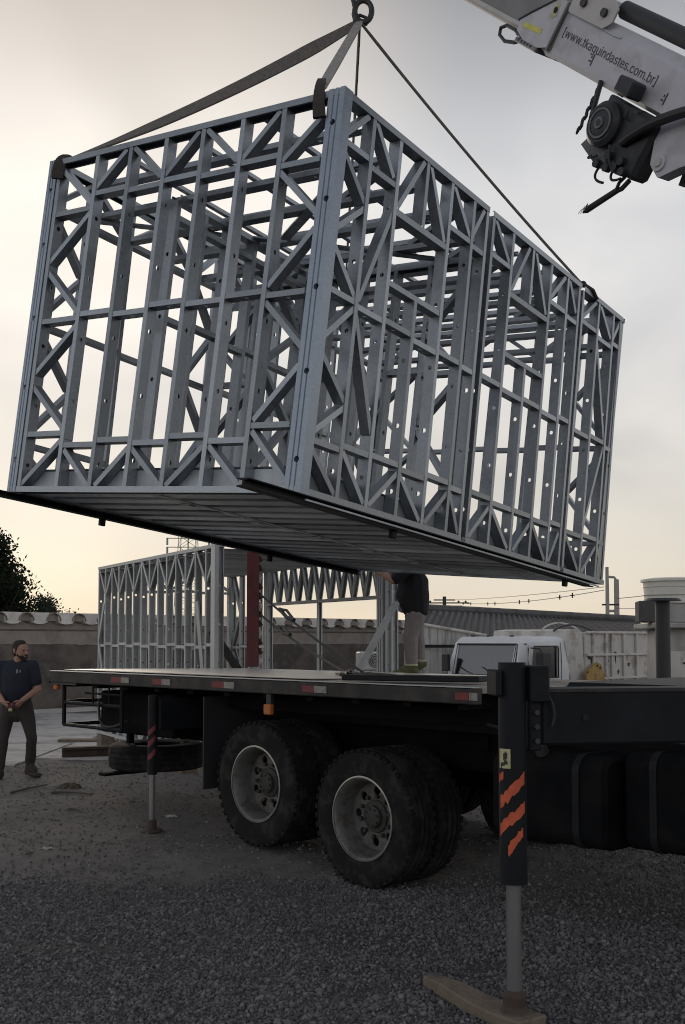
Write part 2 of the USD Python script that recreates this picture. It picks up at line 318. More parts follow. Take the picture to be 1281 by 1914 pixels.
# debris: sticks, flat scraps, a pale rag of paper
def gpt(x, y, h=0.0):
    """Ground point seen at a pixel."""
    u, v = (x - CX) / FOC, (CY - y) / FOC; c, s = math.cos(PITCH), math.sin(PITCH); d = np.array([u, c - v * s, s + v * c]); z = h
    for _ in range(8):
        p = np.array([0, 0, EYE]) + d * ((z - EYE) / d[2]); z = float(gh(p[0], p[1])) + h
    return p
def stick(a, b, r, label):
    a, b = gpt(*a) + [0, 0, r], gpt(*b) + [0, 0, r]; m_ = (a + b) / 2 + [.02, .06, .01]
    obj('stick', tube(bez([a, m_, b], 9), np.linspace(r, r * .5, 9), 6), M['barkw'], label=label, category='stick')
stick((20, 1484), (88, 1469), .014, 'thin dark stick on the dirt behind the worker in front of the slab')
stick((96, 1484), (168, 1487), .016, 'dark stick lying flat beside the small clump of rubbish')
stick((128, 1514), (152, 1520), .012, 'short bent twig on the dirt left of the rear outrigger foot')
def scrap(x, y, w, d, hgt, mat, label, cat_):
    p = gpt(x, y); k = 26; ang = np.linspace(0, 2 * np.pi, k, endpoint=False); r = 1 + .25 * rng.normal(size=k)
    pts = []
    for f_, z in ((1, 0), (.75, hgt * .7), (.4, hgt)):
        pts.append(np.stack([np.cos(ang) * w * f_ * r, np.sin(ang) * d * f_ * r, z + .006 * rng.normal(size=k)], 1))
    V = np.vstack(pts + [[[0, 0, hgt]]]) + p; F = []
    for a in range(2):
        for i in range(k):
            j = (i + 1) % k; F += [(a * k + i, a * k + j, a * k + k + j), (a * k + i, a * k + k + j, a * k + k + i)]
    for i in range(k): F.append((2 * k + i, 2 * k + (i + 1) % k, 3 * k))
    obj('scrap', trimesh.Trimesh(V, F, process=False), mat, label=label, category=cat_)
M['paper'] = pm('dirty_paper', (.40, .38, .36), .9, 0, .2, 9)
scrap(132, 1474, .14, .08, .06, M['barkw'], 'dark clump of leaves and rubbish on the dirt left of the rear outrigger', 'debris')
scrap(22, 1628, .10, .06, .015, M['paper'], 'pale flattened scrap of paper at the left edge of the gravel', 'scrap')
scrap(86, 1587, .05, .02, .01, M['paper'], 'small pale scrap on the dirt above the flattened paper', 'scrap')
scrap(322, 1527, .05, .03, .012, M['paper'], 'small pale scrap on the ground just right of the rear outrigger rod', 'scrap')

# ------------------------------------------------------------------ masonry wall with barrel tile coping, receding to the right
wa, wb = np.array([-10.2, 23.4]), np.array([3.2, 38.6])
wd = wb - wa; WL = np.linalg.norm(wd); wd /= WL; wn = np.array([wd[1], -wd[0]])          # towards the camera side
W = xf('boundary_wall', M=frame([wa[0], wa[1], 0], [wd[0], wd[1], 0], [-wn[0], -wn[1], 0], [0, 0, 1]), label='long stained masonry wall topped with wavy barrel roof tiles behind the yard', category='wall')
M['render'] = pm('stained_wall_render', (.125, .105, .092), .95, 0, .6, .8, tint=(.062, .054, .050), bump=.3, bscale=8)
M['render_top'] = pm('pale_wall_band', (.27, .235, .21), .95, 0, .25, 1.2, tint=(.20, .175, .155), bump=.2, bscale=9)
M['tile_cap'] = pm('brown_clay_tile', (.19, .155, .135), .85, 0, .25, 3, rand=.2)
M['tile_pan'] = pm('pale_lichen_tile', (.52, .50, .47), .85, 0, .25, 4, rand=.15)
obj('wall_face', box((0, 0, -.9), (WL, .18, 1.62)), M['render'], W)
obj('top_band', box((0, -.015, 1.63), (WL, .19, 1.955)), M['render_top'], W)
obj('drip_ledge', box((0, -.035, 1.955), (WL, .2, 1.985)), M['render'], W)
obj('parapet', box((0, -.005, 1.985), (WL, .18, 2.13)), M['render_top'], W)
step = .735; k = 0
arc = np.linspace(0, np.pi, 9)
for i in range(int(WL / step)):
    x0 = (i + .5) * step
    co, ci = np.stack([np.cos(arc) * .205, np.sin(arc) * .20], 1), np.stack([np.cos(arc) * .185, np.sin(arc) * .18], 1)[::-1]
    R_ = np.array([[1, 0, 0], [0, 0, -1], [0, 1, 0]], float)
    Mx = np.eye(4); Mx[:3, :3] = np.array([[1, 0, 0], [0, 0, 1], [0, 1, 0]], float)
    prof = Polygon(np.vstack([co, ci]))
    m = extr(prof, .58); m.apply_transform(Mx); m.apply_translation([x0 + rnd.uniform(-.015, .015), -.20 + rnd.uniform(-.02, .02), 2.185]); obj('cap_tile', m, M['tile_cap'], W)
    fill = extr(Polygon(np.stack([np.cos(arc) * .18, np.sin(arc) * .175], 1)), .5); fill.apply_transform(Mx); fill.apply_translation([x0, -.13, 2.185]); obj('mortar_fill', fill, M['render_top'], W)
    # the pan tile between two caps: a shallow trough, its pale end hanging towards the yard
    w_ = .215; a2 = np.linspace(0, np.pi, 9)
    lo = np.stack([-np.cos(a2) * w_, -np.sin(a2) ** .6 * .12 + .02], 1); li = np.stack([-np.cos(a2) * (w_ - .0), -np.sin(a2) * .13 + .0], 1)
    hi_ = np.array([[w_ + .03, .175], [-w_ - .03, .175]])
    m = extr(Polygon(np.vstack([lo, hi_])), .56); m.apply_transform(Mx); m.apply_translation([x0 + step / 2, -.17, 2.21]); obj('pan_tile', m, M['tile_pan'], W)

obj('kerb', box((0, -.32, -.3), (WL * .7, -.12, .10)), M['slab'], W)

# ------------------------------------------------------------------ trees at the left
M['leaf'] = usdkit.material(stage, LK + 'dark_leaf', {'oi': ('geometry', {}), 'rp': ('rgb_ramp', {'ramp': [(0, (.030, .040, .026)), (1, (.075, .090, .058))]}), 'd': ('diffuse_bsdf', {}), 't': ('translucent_bsdf', {}), 'm': ('mix_closure', {'fac': .25})},
   [('oi.random_per_island', 'rp.fac'), ('rp.color', 'd.color'), ('rp.color', 't.color'), ('d.BSDF', 'm.closure1'), ('t.BSDF', 'm.closure2')], surface='m.closure')
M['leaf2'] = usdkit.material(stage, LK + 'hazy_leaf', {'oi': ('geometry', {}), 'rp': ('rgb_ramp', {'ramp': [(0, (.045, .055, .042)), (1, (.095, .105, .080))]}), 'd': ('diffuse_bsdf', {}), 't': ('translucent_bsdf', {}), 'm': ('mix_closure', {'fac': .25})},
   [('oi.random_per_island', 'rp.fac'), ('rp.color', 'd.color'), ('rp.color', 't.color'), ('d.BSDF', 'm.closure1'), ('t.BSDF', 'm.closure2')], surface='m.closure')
def leaves(centres, size, per, spread, seed):
    r = np.random.default_rng(seed); C = np.repeat(np.asarray(centres), per, 0); k = len(C)
    p = C + r.normal(size=(k, 3)) * spread; n1 = r.normal(size=(k, 3)); n1 /= np.linalg.norm(n1, axis=1)[:, None]; n2 = np.cross(n1, r.normal(size=(k, 3))); n2 /= np.linalg.norm(n2, axis=1)[:, None]
    s = size * r.uniform(.6, 1.4, (k, 1))
    V = np.stack([p + n1 * s, p + n2 * s * .5, p - n1 * s, p - n2 * s * .5], 1).reshape(-1, 3); b = np.arange(k)[:, None] * 4
    return trimesh.Trimesh(V, np.vstack([b + [0, 1, 2], b + [0, 2, 3]]), process=False)
def tree(name, base, height, rad, nb, mat, label, seed, leaf=.12, per=34, conical=True):
    leaf *= .62; per = int(per * 2.2)
    r = np.random.default_rng(seed); base = np.array(base, float)
    t = xf(name, M=place(base), label=label, category='tree')
    obj('trunk', tube([(0, 0, -.1), (.1, .05, height * .4), (0, .1, height * .8), (.05, .1, height * .97)], [height * .03, height * .022, height * .012, .02], 8), M['barkw'], t)
    cs = []; limbs = []
    for i in range(nb):
        f = r.uniform(.16, 1.0) if conical else r.uniform(.3, 1)
        R_ = rad * ((1.05 - f) ** .75 if conical else math.sin(math.pi * min(1, f * .85 + .12))) * r.uniform(.55, 1.1); a = r.uniform(0, 2 * np.pi)
        tip = np.array([math.cos(a) * R_, math.sin(a) * R_, f * height + r.uniform(-.1, .15) * R_])
        limbs.append(tube([(0, .05, f * height * .82), tip * .6 + [0, 0, .1], tip], [height * .008, height * .005, .01], 5))
        for q in (0.45, .75, 1.0): cs.append(tip * q + np.array([0, 0, (1 - q) * f * height * .85]) + r.normal(size=3) * .15)
    obj('limbs', cat(limbs), M['barkw'], t)
    obj('crown', leaves(cs, leaf, per, rad * .105, seed + 1), mat, t)
tree('bushy_tree', at(-22, 1195, 40) * [1, 1, 0], 5.6, 1.75, 90, M['leaf'], 'tall dark pointed tree at the left edge rising behind the tile-topped wall', 21, .13, 44)
tree('bushy_tree', at(-50, 1195, 38) * [1, 1, 0], 4.6, 2.2, 60, M['leaf'], 'dark bushy tree left of the pointed tree cut by the photo edge', 27, .13, 40, False)
tree('bushy_tree', at(30, 1195, 44) * [1, 1, 0], 2.7, 1.3, 46, M['leaf'], 'low dark shrub-like tree at the foot of the pointed tree above the wall', 33, .13, 36, False)
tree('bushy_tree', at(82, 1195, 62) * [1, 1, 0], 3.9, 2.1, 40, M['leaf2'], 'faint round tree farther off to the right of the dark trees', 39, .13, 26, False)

# ------------------------------------------------------------------ far shed with a dark corrugated roof
M['fibre_roof'] = pm('dark_fibre_cement_roof', (.085, .083, .085), .9, 0, .35, 1.1, tint=(.055, .053, .055), bump=.2, bscale=9)
M['shed_wall'] = pm('weathered_white_shed_wall', (.46, .45, .44), .9, 0, .35, 1.4, tint=(.24, .23, .22), stretch=(3.2, 3.2, .35), bump=.1)
S_ = xf('long_shed', label='long low shed with dark corrugated roof and stained pale wall behind the white truck', category='shed')
rl, rr = at(786, 1141, 29), at(1180, 1160, 43)
el, er = at(758, 1184, 26.2), at(1290, 1197, 33)
back = np.array([1.5, 4.0, -.9])
N_ = 46
for i in range(N_):                       # corrugated sheets, ridge to eave
    f0, f1 = i / N_, (i + 1) / N_
    a, b = rl + (rr - rl) * f0, rl + (rr - rl) * f1; c, d = el + (er - el) * f0, el + (er - el) * f1
    q = 6; V = []; 
    for j in range(q + 1):
        g = j / q; z = .025 * math.cos(2 * np.pi * g)
        for hgt in (z, z - .02):
            V += [a + (b - a) * g + [0, 0, hgt], c + (d - c) * g + [0, -.12, hgt - .012 * (i % 2)]]
    F = []
    for j in range(q):
        o_ = 4 * j; F += [(o_, o_ + 4, o_ + 5), (o_, o_ + 5, o_ + 1), (o_ + 2, o_ + 7, o_ + 6), (o_ + 2, o_ + 3, o_ + 7), (o_ + 1, o_ + 5, o_ + 7), (o_ + 1, o_ + 7, o_ + 3)]
    obj('roof_sheet', trimesh.Trimesh(np.array(V), F, process=False), M['fibre_roof'], S_)
obj('ridge_cap', tube([rl + [-.5, -.3, .06], rr + [.4, .3, .06]], .13, 8), M['fibre_roof'], S_)
obj('rear_roof', trimesh.Trimesh(np.array([rl, rr, rr + back, rl + back, rl - [0, 0, .03], rr - [0, 0, .03]]), [(0, 1, 2), (0, 2, 3), (4, 5, 1), (4, 1, 0)], process=False), M['fibre_roof'], S_)
wl_, wr_ = el + [.1, .25, 0], er + [0, .25, 0]
def quadwall(a, b, z0, th=.15):
    a, b = np.array(a), np.array(b); nn = np.array([-(b - a)[1], (b - a)[0], 0]); nn = nn / np.linalg.norm(nn) * th
    V = [a, b, b * [1, 1, 0] + [0, 0, z0], a * [1, 1, 0] + [0, 0, z0]]; V = np.array(V + [p + nn for p in V])
    return trimesh.convex.convex_hull(V)
obj('front_wall', quadwall(wl_ - [0, 0, .05], wr_ - [0, 0, .05], -.9), M['shed_wall'], S_)
gab = [wl_ - [0, 0, .06], rl - [0, 0, .06], rl + back - [0, 0, .06], rl * [1, 1, 0] + back * [1, 1, 0] - [0, 0, .9], wl_ * [1, 1, 0] - [0, 0, .9]]
obj('gable_wall', trimesh.convex.convex_hull(np.array([p for p in gab] + [p + [-.12, .03, 0] for p in gab])), M['shed_wall'], S_)
obj('gable_trim', tube([wl_ + [-.12, -.1, .02], rl + [-.12, -.05, .0]], .05, 6), M['dump'], S_)
obj('wall_strip', box(wl_ * [1, 1, 0] + [.05, -.10, 1.50], wl_ * [1, 1, 0] + [3.4, -.04, 1.58]), M['black_beam'], S_)
# lower lean-to wall seen between the man and the white cab
lw0, lw1 = at(775, 1166, 25.0), at(905, 1190, 25.6)
LT = xf('lean_to_wall', label='stained pale board wall with a dark horizontal band left of the white cab', category='wall')
nbd = 9
for i in range(nbd):
    a, b = lw0 + (lw1 - lw0) * i / nbd, lw0 + (lw1 - lw0) * (i + .96) / nbd
    obj('wall_board', quadwall(a + [0, rnd.uniform(-.01, .01), 0], b, -.6, .06), M['shed_wall'], LT)
obj('top_trim', tube([lw0 + [-.05, -.06, .03], lw1 + [.05, -.06, .03]], .035, 6), M['dump'], LT)
obj('dark_band', box([lw0[0], lw0[1] - .06, 1.56], [lw1[0], lw0[1] - .01, 1.63]), M['black_beam'], LT)

# ------------------------------------------------------------------ power line, lattice tower
def wire(a, b, sag, r=.02, n=14):
    t = np.linspace(0, 1, n)[:, None]; p = a + (b - a) * t; p[:, 2] -= (4 * sag * t * (1 - t))[:, 0]; return tube(p, r, 5)
YP = 105.0
p1 = at(1135, 1060, YP); p2 = at(1146, 1083, YP + 4)
u1 = xf('utility_pole', M=place([p1[0], p1[1], -1]), label='taller slim concrete power pole of the pair right of the steel frame', category='utility pole')
obj('pole_shaft', cyl((0, 0, 0), (0, 0, p1[2] + 1), .22, 12, .16), M['concretepole'], u1)
for z, w in ((-5.1, .9), (-3.6, .5)): obj('cross_arm', bbox((-w, -.1, p1[2] + 1 + z), (w + .6, .1, p1[2] + 1.15 + z), .02), M['wire'], u1)
for q in (.9, 1.3): obj('insulator', cyl((q, 0, p1[2] - 3.95), (q, 0, p1[2] - 3.55), .1, 8), M['wire'], u1)
u2 = xf('utility_pole', M=place([p2[0] + .35, p2[1], -1]), label='shorter power pole with a bent top arm beside the taller pole', category='utility pole')
obj('pole_shaft', cyl((0, 0, 0), (0, 0, p2[2] + 1), .3, 12, .24), M['concretepole'], u2)
obj('top_arm', tube([(0, 0, p2[2] + .9), (-.2, 0, p2[2] + 1.2), (-.9, 0, p2[2] + 1.25)], .12, 8), M['concretepole'], u2)
for z in (-2.2, -4.6, -6.): obj('tie_bar', box((-1.0, -.08, p2[2] + z), (.1, .08, p2[2] + z + .25)), M['concretepole'], u2)
YQ = 190.0; p3 = at(831, 1115, YQ)
u3 = xf('utility_pole', M=place([p3[0], p3[1], -1]), label='small distant power pole with wide cross arms above the shed ridge', category='utility pole')
obj('pole_shaft', cyl((0, 0, 0), (0, 0, p3[2] + 1), .38, 10, .3), M['wire'], u3)
for z, w in ((-1.2, 3.6), (-1.75, 2.4), (-.7, 1.2)): obj('cross_arm', box((-w - .6, -.15, p3[2] + 1 + z), (w + .6, .15, p3[2] + 1.22 + z)), M['wire'], u3)
for q in (-3.6, -2.4, 2.4, 3.6): obj('insulator', cyl((q, 0, p3[2] - .2), (q, 0, p3[2] + .3), .16, 8), M['wire'], u3)
pw = xf('power_line', label='thin overhead wires with clustered fittings running left from the pole pair', category='power line')
A1, A3 = at(1130, 1103, YP), at(850, 1127, YQ)
obj('wire', wire(A1, A3, .6, .035), M['wire'], pw); obj('wire', wire(A1 + [0, 0, .3], A3 + [0, 0, .5], .2, .03), M['wire'], pw)
for f in (.13, .19, .36, .42, .60, .66, .82, .90):
    p = A1 + (A3 - A1) * f; p[2] -= 4 * .6 * f * (1 - f)
    obj('line_fitting', cat(box(p - [.22, .1, .04], p + [.22, .1, .04]), box(p - [.05, .1, .26], p + [.05, .1, .26]), trimesh.creation.icosphere(1, .11).apply_translation(p)), M['wire'], pw)
pr = xf('power_line', label='thin overhead wires running right from the pole pair to the water tank', category='power line')
A1 = p1 * [1, 1, 0] + [.9, 0, p1[2] - 2.55 - .4]; A5 = at(1300, 1098, 95)
obj('wire', wire(A1, A5, .1, .03), M['wire'], pr); obj('wire', wire(A1 - [0, 0, .9], A5 - [0, 0, 1.2], .2, .025), M['wire'], pr)
p = A1 + (A5 - A1) * .52; obj('line_fitting', cat(box(p - [.35, .1, .06], p + [.35, .1, .06]), trimesh.creation.icosphere(1, .22).apply_translation(p)), M['wire'], pr)
YT = 150.0; tt = at(352, 1002, YT)
tw = xf('lattice_tower', M=place([tt[0], tt[1], 0]), label='faint lattice transmission tower top peeking above the frame stored behind', category='tower')
Ht = tt[2]
for sx in (-1, 1):
    for sy in (-1, 1): obj('leg', tube([(sx * 1.9, sy * 1.9, 0), (sx * 1.1, sy * 1.1, Ht)], .05, 5), M['concretepole'], tw)
br = []
for i in range(10):
    z0, z1 = Ht * i / 10, Ht * (i + 1) / 10; w0, w1 = 1.9 - .08 * i, 1.9 - .08 * (i + 1)
    for sx in (-1, 1):
        br += [tube([(-w0, sx * w0, z0), (w1, sx * w1, z1)], .03, 4), tube([(w0, sx * w0, z0), (-w1, sx * w1, z1)], .03, 4), tube([(sx * w0, -w0, z0), (sx * w1, w1, z1)], .03, 4)]
for b_ in br: obj('brace', b_, M['concretepole'], tw)
obj('mast', tube([(0, 0, Ht * .5), (0, 0, Ht + .6)], .09, 6), M['wire'], tw)
for z in (.3, 1.5, 2.8): obj('cross_arm', cat(box((-2.9, -.1, Ht - z - .05), (2.9, .1, Ht - z + .05)), [box((q - .12, -.1, Ht - z - .9), (q + .12, .1, Ht - z)) for q in (-2.8, 2.8)]), M['concretepole'], tw)
# ------------------------------------------------------------------ cold-formed steel frame modules
def channel(L, w, d, holes=(), t=.003, lip=.011, hr=.017):
    """C section: x along, y in the wall plane (web at -w/2), z into the wall from the outer face."""
    ps = [box((0, -w / 2, 0), (L, w / 2, t)), box((0, -w / 2, d - t), (L, w / 2, d)),
          box((0, w / 2 - t, t), (L, w / 2, t + lip)), box((0, w / 2 - t, d - t - lip), (L, w / 2, d - t))]
    hs = [h for h in holes if .05 < h < L - .05]
    if hs:
        pl = Polygon([(0, t), (L, t), (L, d - t), (0, d - t)])
        for h in hs: pl = pl.difference(Point(h, d / 2).buffer(hr, 3))
        web = extr(pl, t); web.apply_transform(np.array([[1, 0, 0, 0], [0, 0, 1, -w / 2], [0, 1, 0, 0], [0, 0, 0, 1]], float))
        if web.volume < 0: web.invert()
    else:
        web = box((0, -w / 2, t), (L, -w / 2 + t, d - t))
    return cat(ps + [web])
def orient(m, p0, along, yax, zax):
    m = m.copy(); m.apply_transform(frame(p0, along, yax, zax)); return m
class Panel:
    """A wall plane inside a module: u along the wall, z up; o = origin, ud = direction of u, ind = inward normal (local module axes)."""
    def __init__(s, prim, o, ud, ind, mat, shear=None): s.p, s.o, s.u, s.i, s.mat, s.shear = prim, np.array(o, float), np.array(ud, float), np.array(ind, float), mat, shear
    def pt(s, u, z):
        if s.shear: u = u + s.shear(u, z)
        return s.o + s.u * u + np.array([0, 0, 1.]) * z
    def member(s, name, a, b, web, inset, d, w=.04, holes=(), mat=None, kind='C'):
        p0, p1 = s.pt(*a), s.pt(*b); L = np.linalg.norm(p1 - p0); t = (p1 - p0) / L
        y = np.cross(t, s.i); y /= np.linalg.norm(y)
        wd = np.array(web[0] * s.u + web[1] * np.array([0, 0, 1.]))
        if y @ wd > 0: y = -y                     # web lies at -y, on the side of "web"
        obj(name, orient(channel(L, w, d, holes), p0 + s.i * inset, t, y, s.i), mat or s.mat, s.p)
    def stud(s, u, z0=.0, z1=2.7, web=-1, holes=True, off=0.0):
        hs = [h - z0 for h in (.22 + off, .70 + off, 1.18 + off, 1.66 + off, 2.14 + off)] if holes else ()
        s.member('stud', (u, z0), (u, z1), (web, 0), .003, .092, holes=hs)
    def track(s, u0, u1, z, web=0, name='track'): s.member(name, (u0, z), (u1, z), (0, web), .0, .098, w=.045)
    def noggin(s, u0, u1, z, holes=False): s.member('noggin', (u0, z), (u1, z), (0, -1), .006, .086, holes=[(u1 - u0) * .5] if holes else ())
    def brace(s, a, b, web=-1): s.member('diagonal_brace', a, b, (web, -.2), .009, .078)

Aax, Bax, Uax = np.array([-.81121168, .57941633, .07881826]), np.array([.57450514, .81484605, -.07726419]), np.array([.10899288, .01739611, .9938903])
Nc = np.array([-.2771051, 7.13052124, 2.68311809])
MW, MD, MH = 2.9225, 4.887, 2.70
# module local axes: x along the long wall (b), y along the short wall (a), z up
mod = xf('steel_frame_module', M=frame(Nc, Bax, Aax, Uax), label='large galvanised steel frame module hanging from the crane slings above the truck deck', category='frame module')
shearB = lambda b, z: (b * .021 + .03) * (1 - z / MH) * (1 if b > .12 else 0)
pl = {}
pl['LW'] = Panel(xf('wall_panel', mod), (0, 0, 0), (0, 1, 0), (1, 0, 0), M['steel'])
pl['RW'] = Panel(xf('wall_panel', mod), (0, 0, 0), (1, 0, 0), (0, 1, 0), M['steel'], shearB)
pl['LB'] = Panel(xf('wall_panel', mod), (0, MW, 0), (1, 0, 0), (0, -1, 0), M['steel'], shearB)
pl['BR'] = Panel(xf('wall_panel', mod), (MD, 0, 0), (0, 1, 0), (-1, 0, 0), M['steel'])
for q in ('BR',): pl[q].o = np.array([MD + .06, 0, 0.])

# near short wall
w = pl['LW']
w.track(.0, MW, .0225); w.track(.0, MW, 2.6775)
for i, u in enumerate((.50, .87, 1.245, 1.615, 1.99, 2.36)): w.stud(u, .045, 2.655, off=.02 * (i % 2))
w.stud(2.80, .045, 2.655)
def hz(w, rows):
    for u0, u1, z in rows: w.noggin(u0, u1, z, holes=(abs(z - 1.36) < .06))
S7 = (.13, .50, .87, 1.245, 1.615, 1.99, 2.36, 2.83)
for zs in ((2.245, 2.33, 2.30, 2.33, 2.315, 2.35, 2.24), (1.345, 1.38, 1.36, 1.39, 1.355, 1.39, 1.365), (.455, .36, .405, .365, .395, .365, .46)):
    hz(w, [(S7[k] + .02, S7[k + 1] - .02, zs[k]) for k in range(7)])
for a, b in [((2.78, 2.62), (2.38, 2.28)), ((2.04, 2.65), (2.35, 2.39)), ((1.96, 2.65), (1.64, 2.37)), ((1.29, 2.65), (1.595, 2.37)), ((1.22, 2.65), (.895, 2.36)), ((.54, 2.65), (.85, 2.36)), ((.16, 2.55), (.48, 2.28)),
             ((2.37, 2.21), (2.81, 1.83)), ((2.81, 1.79), (2.38, 1.41)), ((2.36, 1.32), (2.81, .93)), ((2.81, .86), (2.37, .49)), ((2.35, .43), (2.80, .05)),
             ((.49, 2.21), (.13, 1.87)), ((.13, 1.77), (.48, 1.41)), ((.48, 1.30), (.13, .97)), ((.13, .85), (.47, .49)), ((.47, .42), (.12, .06)),
             ((2.33, .33), (2.02, .05)), ((1.635, .33), (1.94, .05)), ((1.60, .33), (1.27, .05)), ((.89, .33), (1.21, .05)), ((.845, .33), (.53, .05))]: w.brace(a, b)
# long wall facing right
w = pl['RW']
for u0, u1 in ((.0, 2.035), (2.105, 3.875), (3.945, MD + .02)): w.track(u0, u1, .0225); w.track(u0, u1, 2.6775)
for i, u in enumerate((.375, .715, 1.45, 1.80, 2.015, 2.125, 2.48, 3.23, 3.585, 3.84, 3.93, 4.31, 4.68)): w.stud(u, .045, 2.655, off=.025 * (i % 3))
for u, z0, z1 in ((1.09, .045, 1.62), (2.87, .045, 1.62)): w.stud(u, z0, z1)
for u in (1.09, 2.86): w.stud(u, 2.18, 2.655, holes=False)
w.stud(MD - .03, .045, 2.655, web=1)
hz(w, [(.06, .355, 2.37), (.395, .695, 2.325), (1.47, 1.78, 2.325), (1.82, 1.995, 2.305), (2.145, 2.46, 2.36), (3.25, 3.565, 2.335), (3.605, 3.82, 2.31), (3.95, 4.29, 2.375), (4.33, 4.66, 2.33), (4.70, 4.84, 2.38),
       (.735, 1.43, 1.64), (2.50, 3.21, 1.645),
       (.08, .355, 1.375), (.395, .695, 1.355), (.735, 1.07, 1.37), (1.11, 1.43, 1.34), (1.47, 1.78, 1.36), (1.82, 1.995, 1.345), (2.145, 2.46, 1.365), (2.50, 2.85, 1.345), (2.89, 3.21, 1.365), (3.25, 3.565, 1.345), (3.605, 3.82, 1.385), (3.95, 4.29, 1.345), (4.33, 4.66, 1.375), (4.70, 4.84, 1.34),
       (.08, .355, .365), (.395, .695, .40), (.735, 1.07, .41), (1.11, 1.43, .385), (1.47, 1.78, .42), (1.82, 1.995, .39), (2.145, 2.46, .42), (2.50, 2.85, .395), (2.89, 3.21, .40), (3.25, 3.565, .385), (3.605, 3.82, .42), (3.95, 4.29, .39), (4.33, 4.66, .415), (4.70, 4.84, .40)])
for u0, u1 in ((.735, 1.43), (2.50, 3.21)): w.member('header', (u0, 2.15), (u1, 2.15), (0, -1), .0045, .09, w=.045)
for a, b in [((.06, 2.40), (.32, 2.65)), ((.41, 2.65), (.67, 2.37)), ((1.05, 2.65), (.75, 2.19)), ((1.14, 2.65), (1.41, 2.18)), ((1.49, 2.65), (1.78, 2.36)), ((1.97, 2.65), (1.81, 2.38)), ((2.17, 2.65), (2.45, 2.39)), ((2.80, 2.65), (2.52, 2.19)), ((2.92, 2.65), (3.19, 2.19)), ((3.54, 2.65), (3.26, 2.37)), ((3.63, 2.65), (3.80, 2.40)), ((4.26, 2.65), (3.95, 2.41)), ((4.36, 2.65), (4.64, 2.41)), ((4.86, 2.65), (4.70, 2.42)),
             ((.05, 2.34), (.36, 2.06)), ((.36, 2.02), (.06, 1.76)), ((.06, 1.70), (.36, 1.40)), ((.36, 1.33), (.07, 1.04)), ((.07, .96), (.36, .69)), ((.36, .65), (.07, .41)), ((.06, .34), (.35, .06)),
             ((.70, 2.12), (.40, 1.40)), ((.39, 1.30), (.70, .55)), ((.40, .36), (.69, .06)), ((1.07, .35), (.75, .06)), ((1.10, .35), (1.42, .06)), ((1.79, .35), (1.49, .06)), ((1.82, .35), (1.99, .06)), ((2.46, .35), (2.16, .06)), ((2.50, .35), (2.83, .06)), ((3.22, .35), (2.93, .06)), ((3.25, .35), (3.55, .06)), ((3.80, .35), (3.63, .06)), ((3.96, .35), (4.28, .06)), ((4.66, .35), (4.36, .06)), ((4.70, .35), (4.86, .06)),
             ((4.32, 2.30), (4.66, 1.40)), ((4.66, 1.33), (4.33, .5))]: w.brace(a, b)
# far long wall and far short wall
def plain_wall(w, Lw, us, kbays, topbays=True):
    w.track(.0, Lw, .0225); w.track(.0, Lw, 2.6775)
    for i, u in enumerate(us): w.stud(u, .045, 2.655, off=.02 * (i % 3))
    for k in range(len(us) - 1):
        u0, u1 = us[k] + .02, us[k + 1] - .02; o = .02 * (k % 2)
        if u1 - u0 < .08: continue
        hz(w, [(u0, u1, 2.33 - o), (u0, u1, 1.36 + o), (u0, u1, .39 + o)])
        s_ = k % 2
        w.brace((u0 if s_ else u1, 2.65), (u1 if s_ else u0, 2.36)); w.brace((u1 if s_ else u0, .33), (u0 if s_ else u1, .05))
        if k in kbays:
            for (z0, z1, f) in ((2.28, 1.88, 0), (1.84, 1.42, 1), (1.32, .92, 0), (.88, .45, 1)): w.brace((u1, z0) if f else (u0, z0), (u0, z1) if f else (u1, z1))
plain_wall(pl['LB'], MD, (.03, .42, .86, 1.30, 1.68, 2.02, 2.50, 2.94, 3.38, 3.90, 4.40, 4.84), (0, 4, 10))
plain_wall(pl['BR'], MW, (.03, .45, .92, 1.40, 1.88, 2.36, 2.88), (0, 5))
# inner partitions
pA = Panel(xf('partition_panel', mod), (2.02, .12, .19), (0, 1, 0), (1, 0, 0), M['steel']); pB = Panel(xf('partition_panel', mod), (.12, 1.62, .19), (1, 0, 0), (0, 1, 0), M['steel'])
for w, Lw, us, kb in ((pA, 2.66, (.03, .38, .72, 1.06, 1.40, 2.24, 2.62), (0, 5)), (pB, 1.78, (.10, .40, .70, 1.0, 1.30, 1.70), (4,))):
    w.track(us[0], Lw, .0225); w.track(us[0], Lw, 2.10)
    for u in us: w.stud(u, .045, 2.08)
    for k in range(len(us) - 1):
        u0, u1 = us[k] + .02, us[k + 1] - .02
        if .1 < u1 - u0 < .6: hz(w, [(u0, u1, 1.17 + .03 * (k % 2)), (u0, u1, 1.95)])
        if k in kb:
            for (z0, z1, f) in ((1.9, 1.55, 0), (1.5, 1.2, 1), (1.1, .75, 0), (.7, .3, 1)): w.brace((u1, z0) if f else (u0, z0), (u0, z1) if f else (u1, z1))
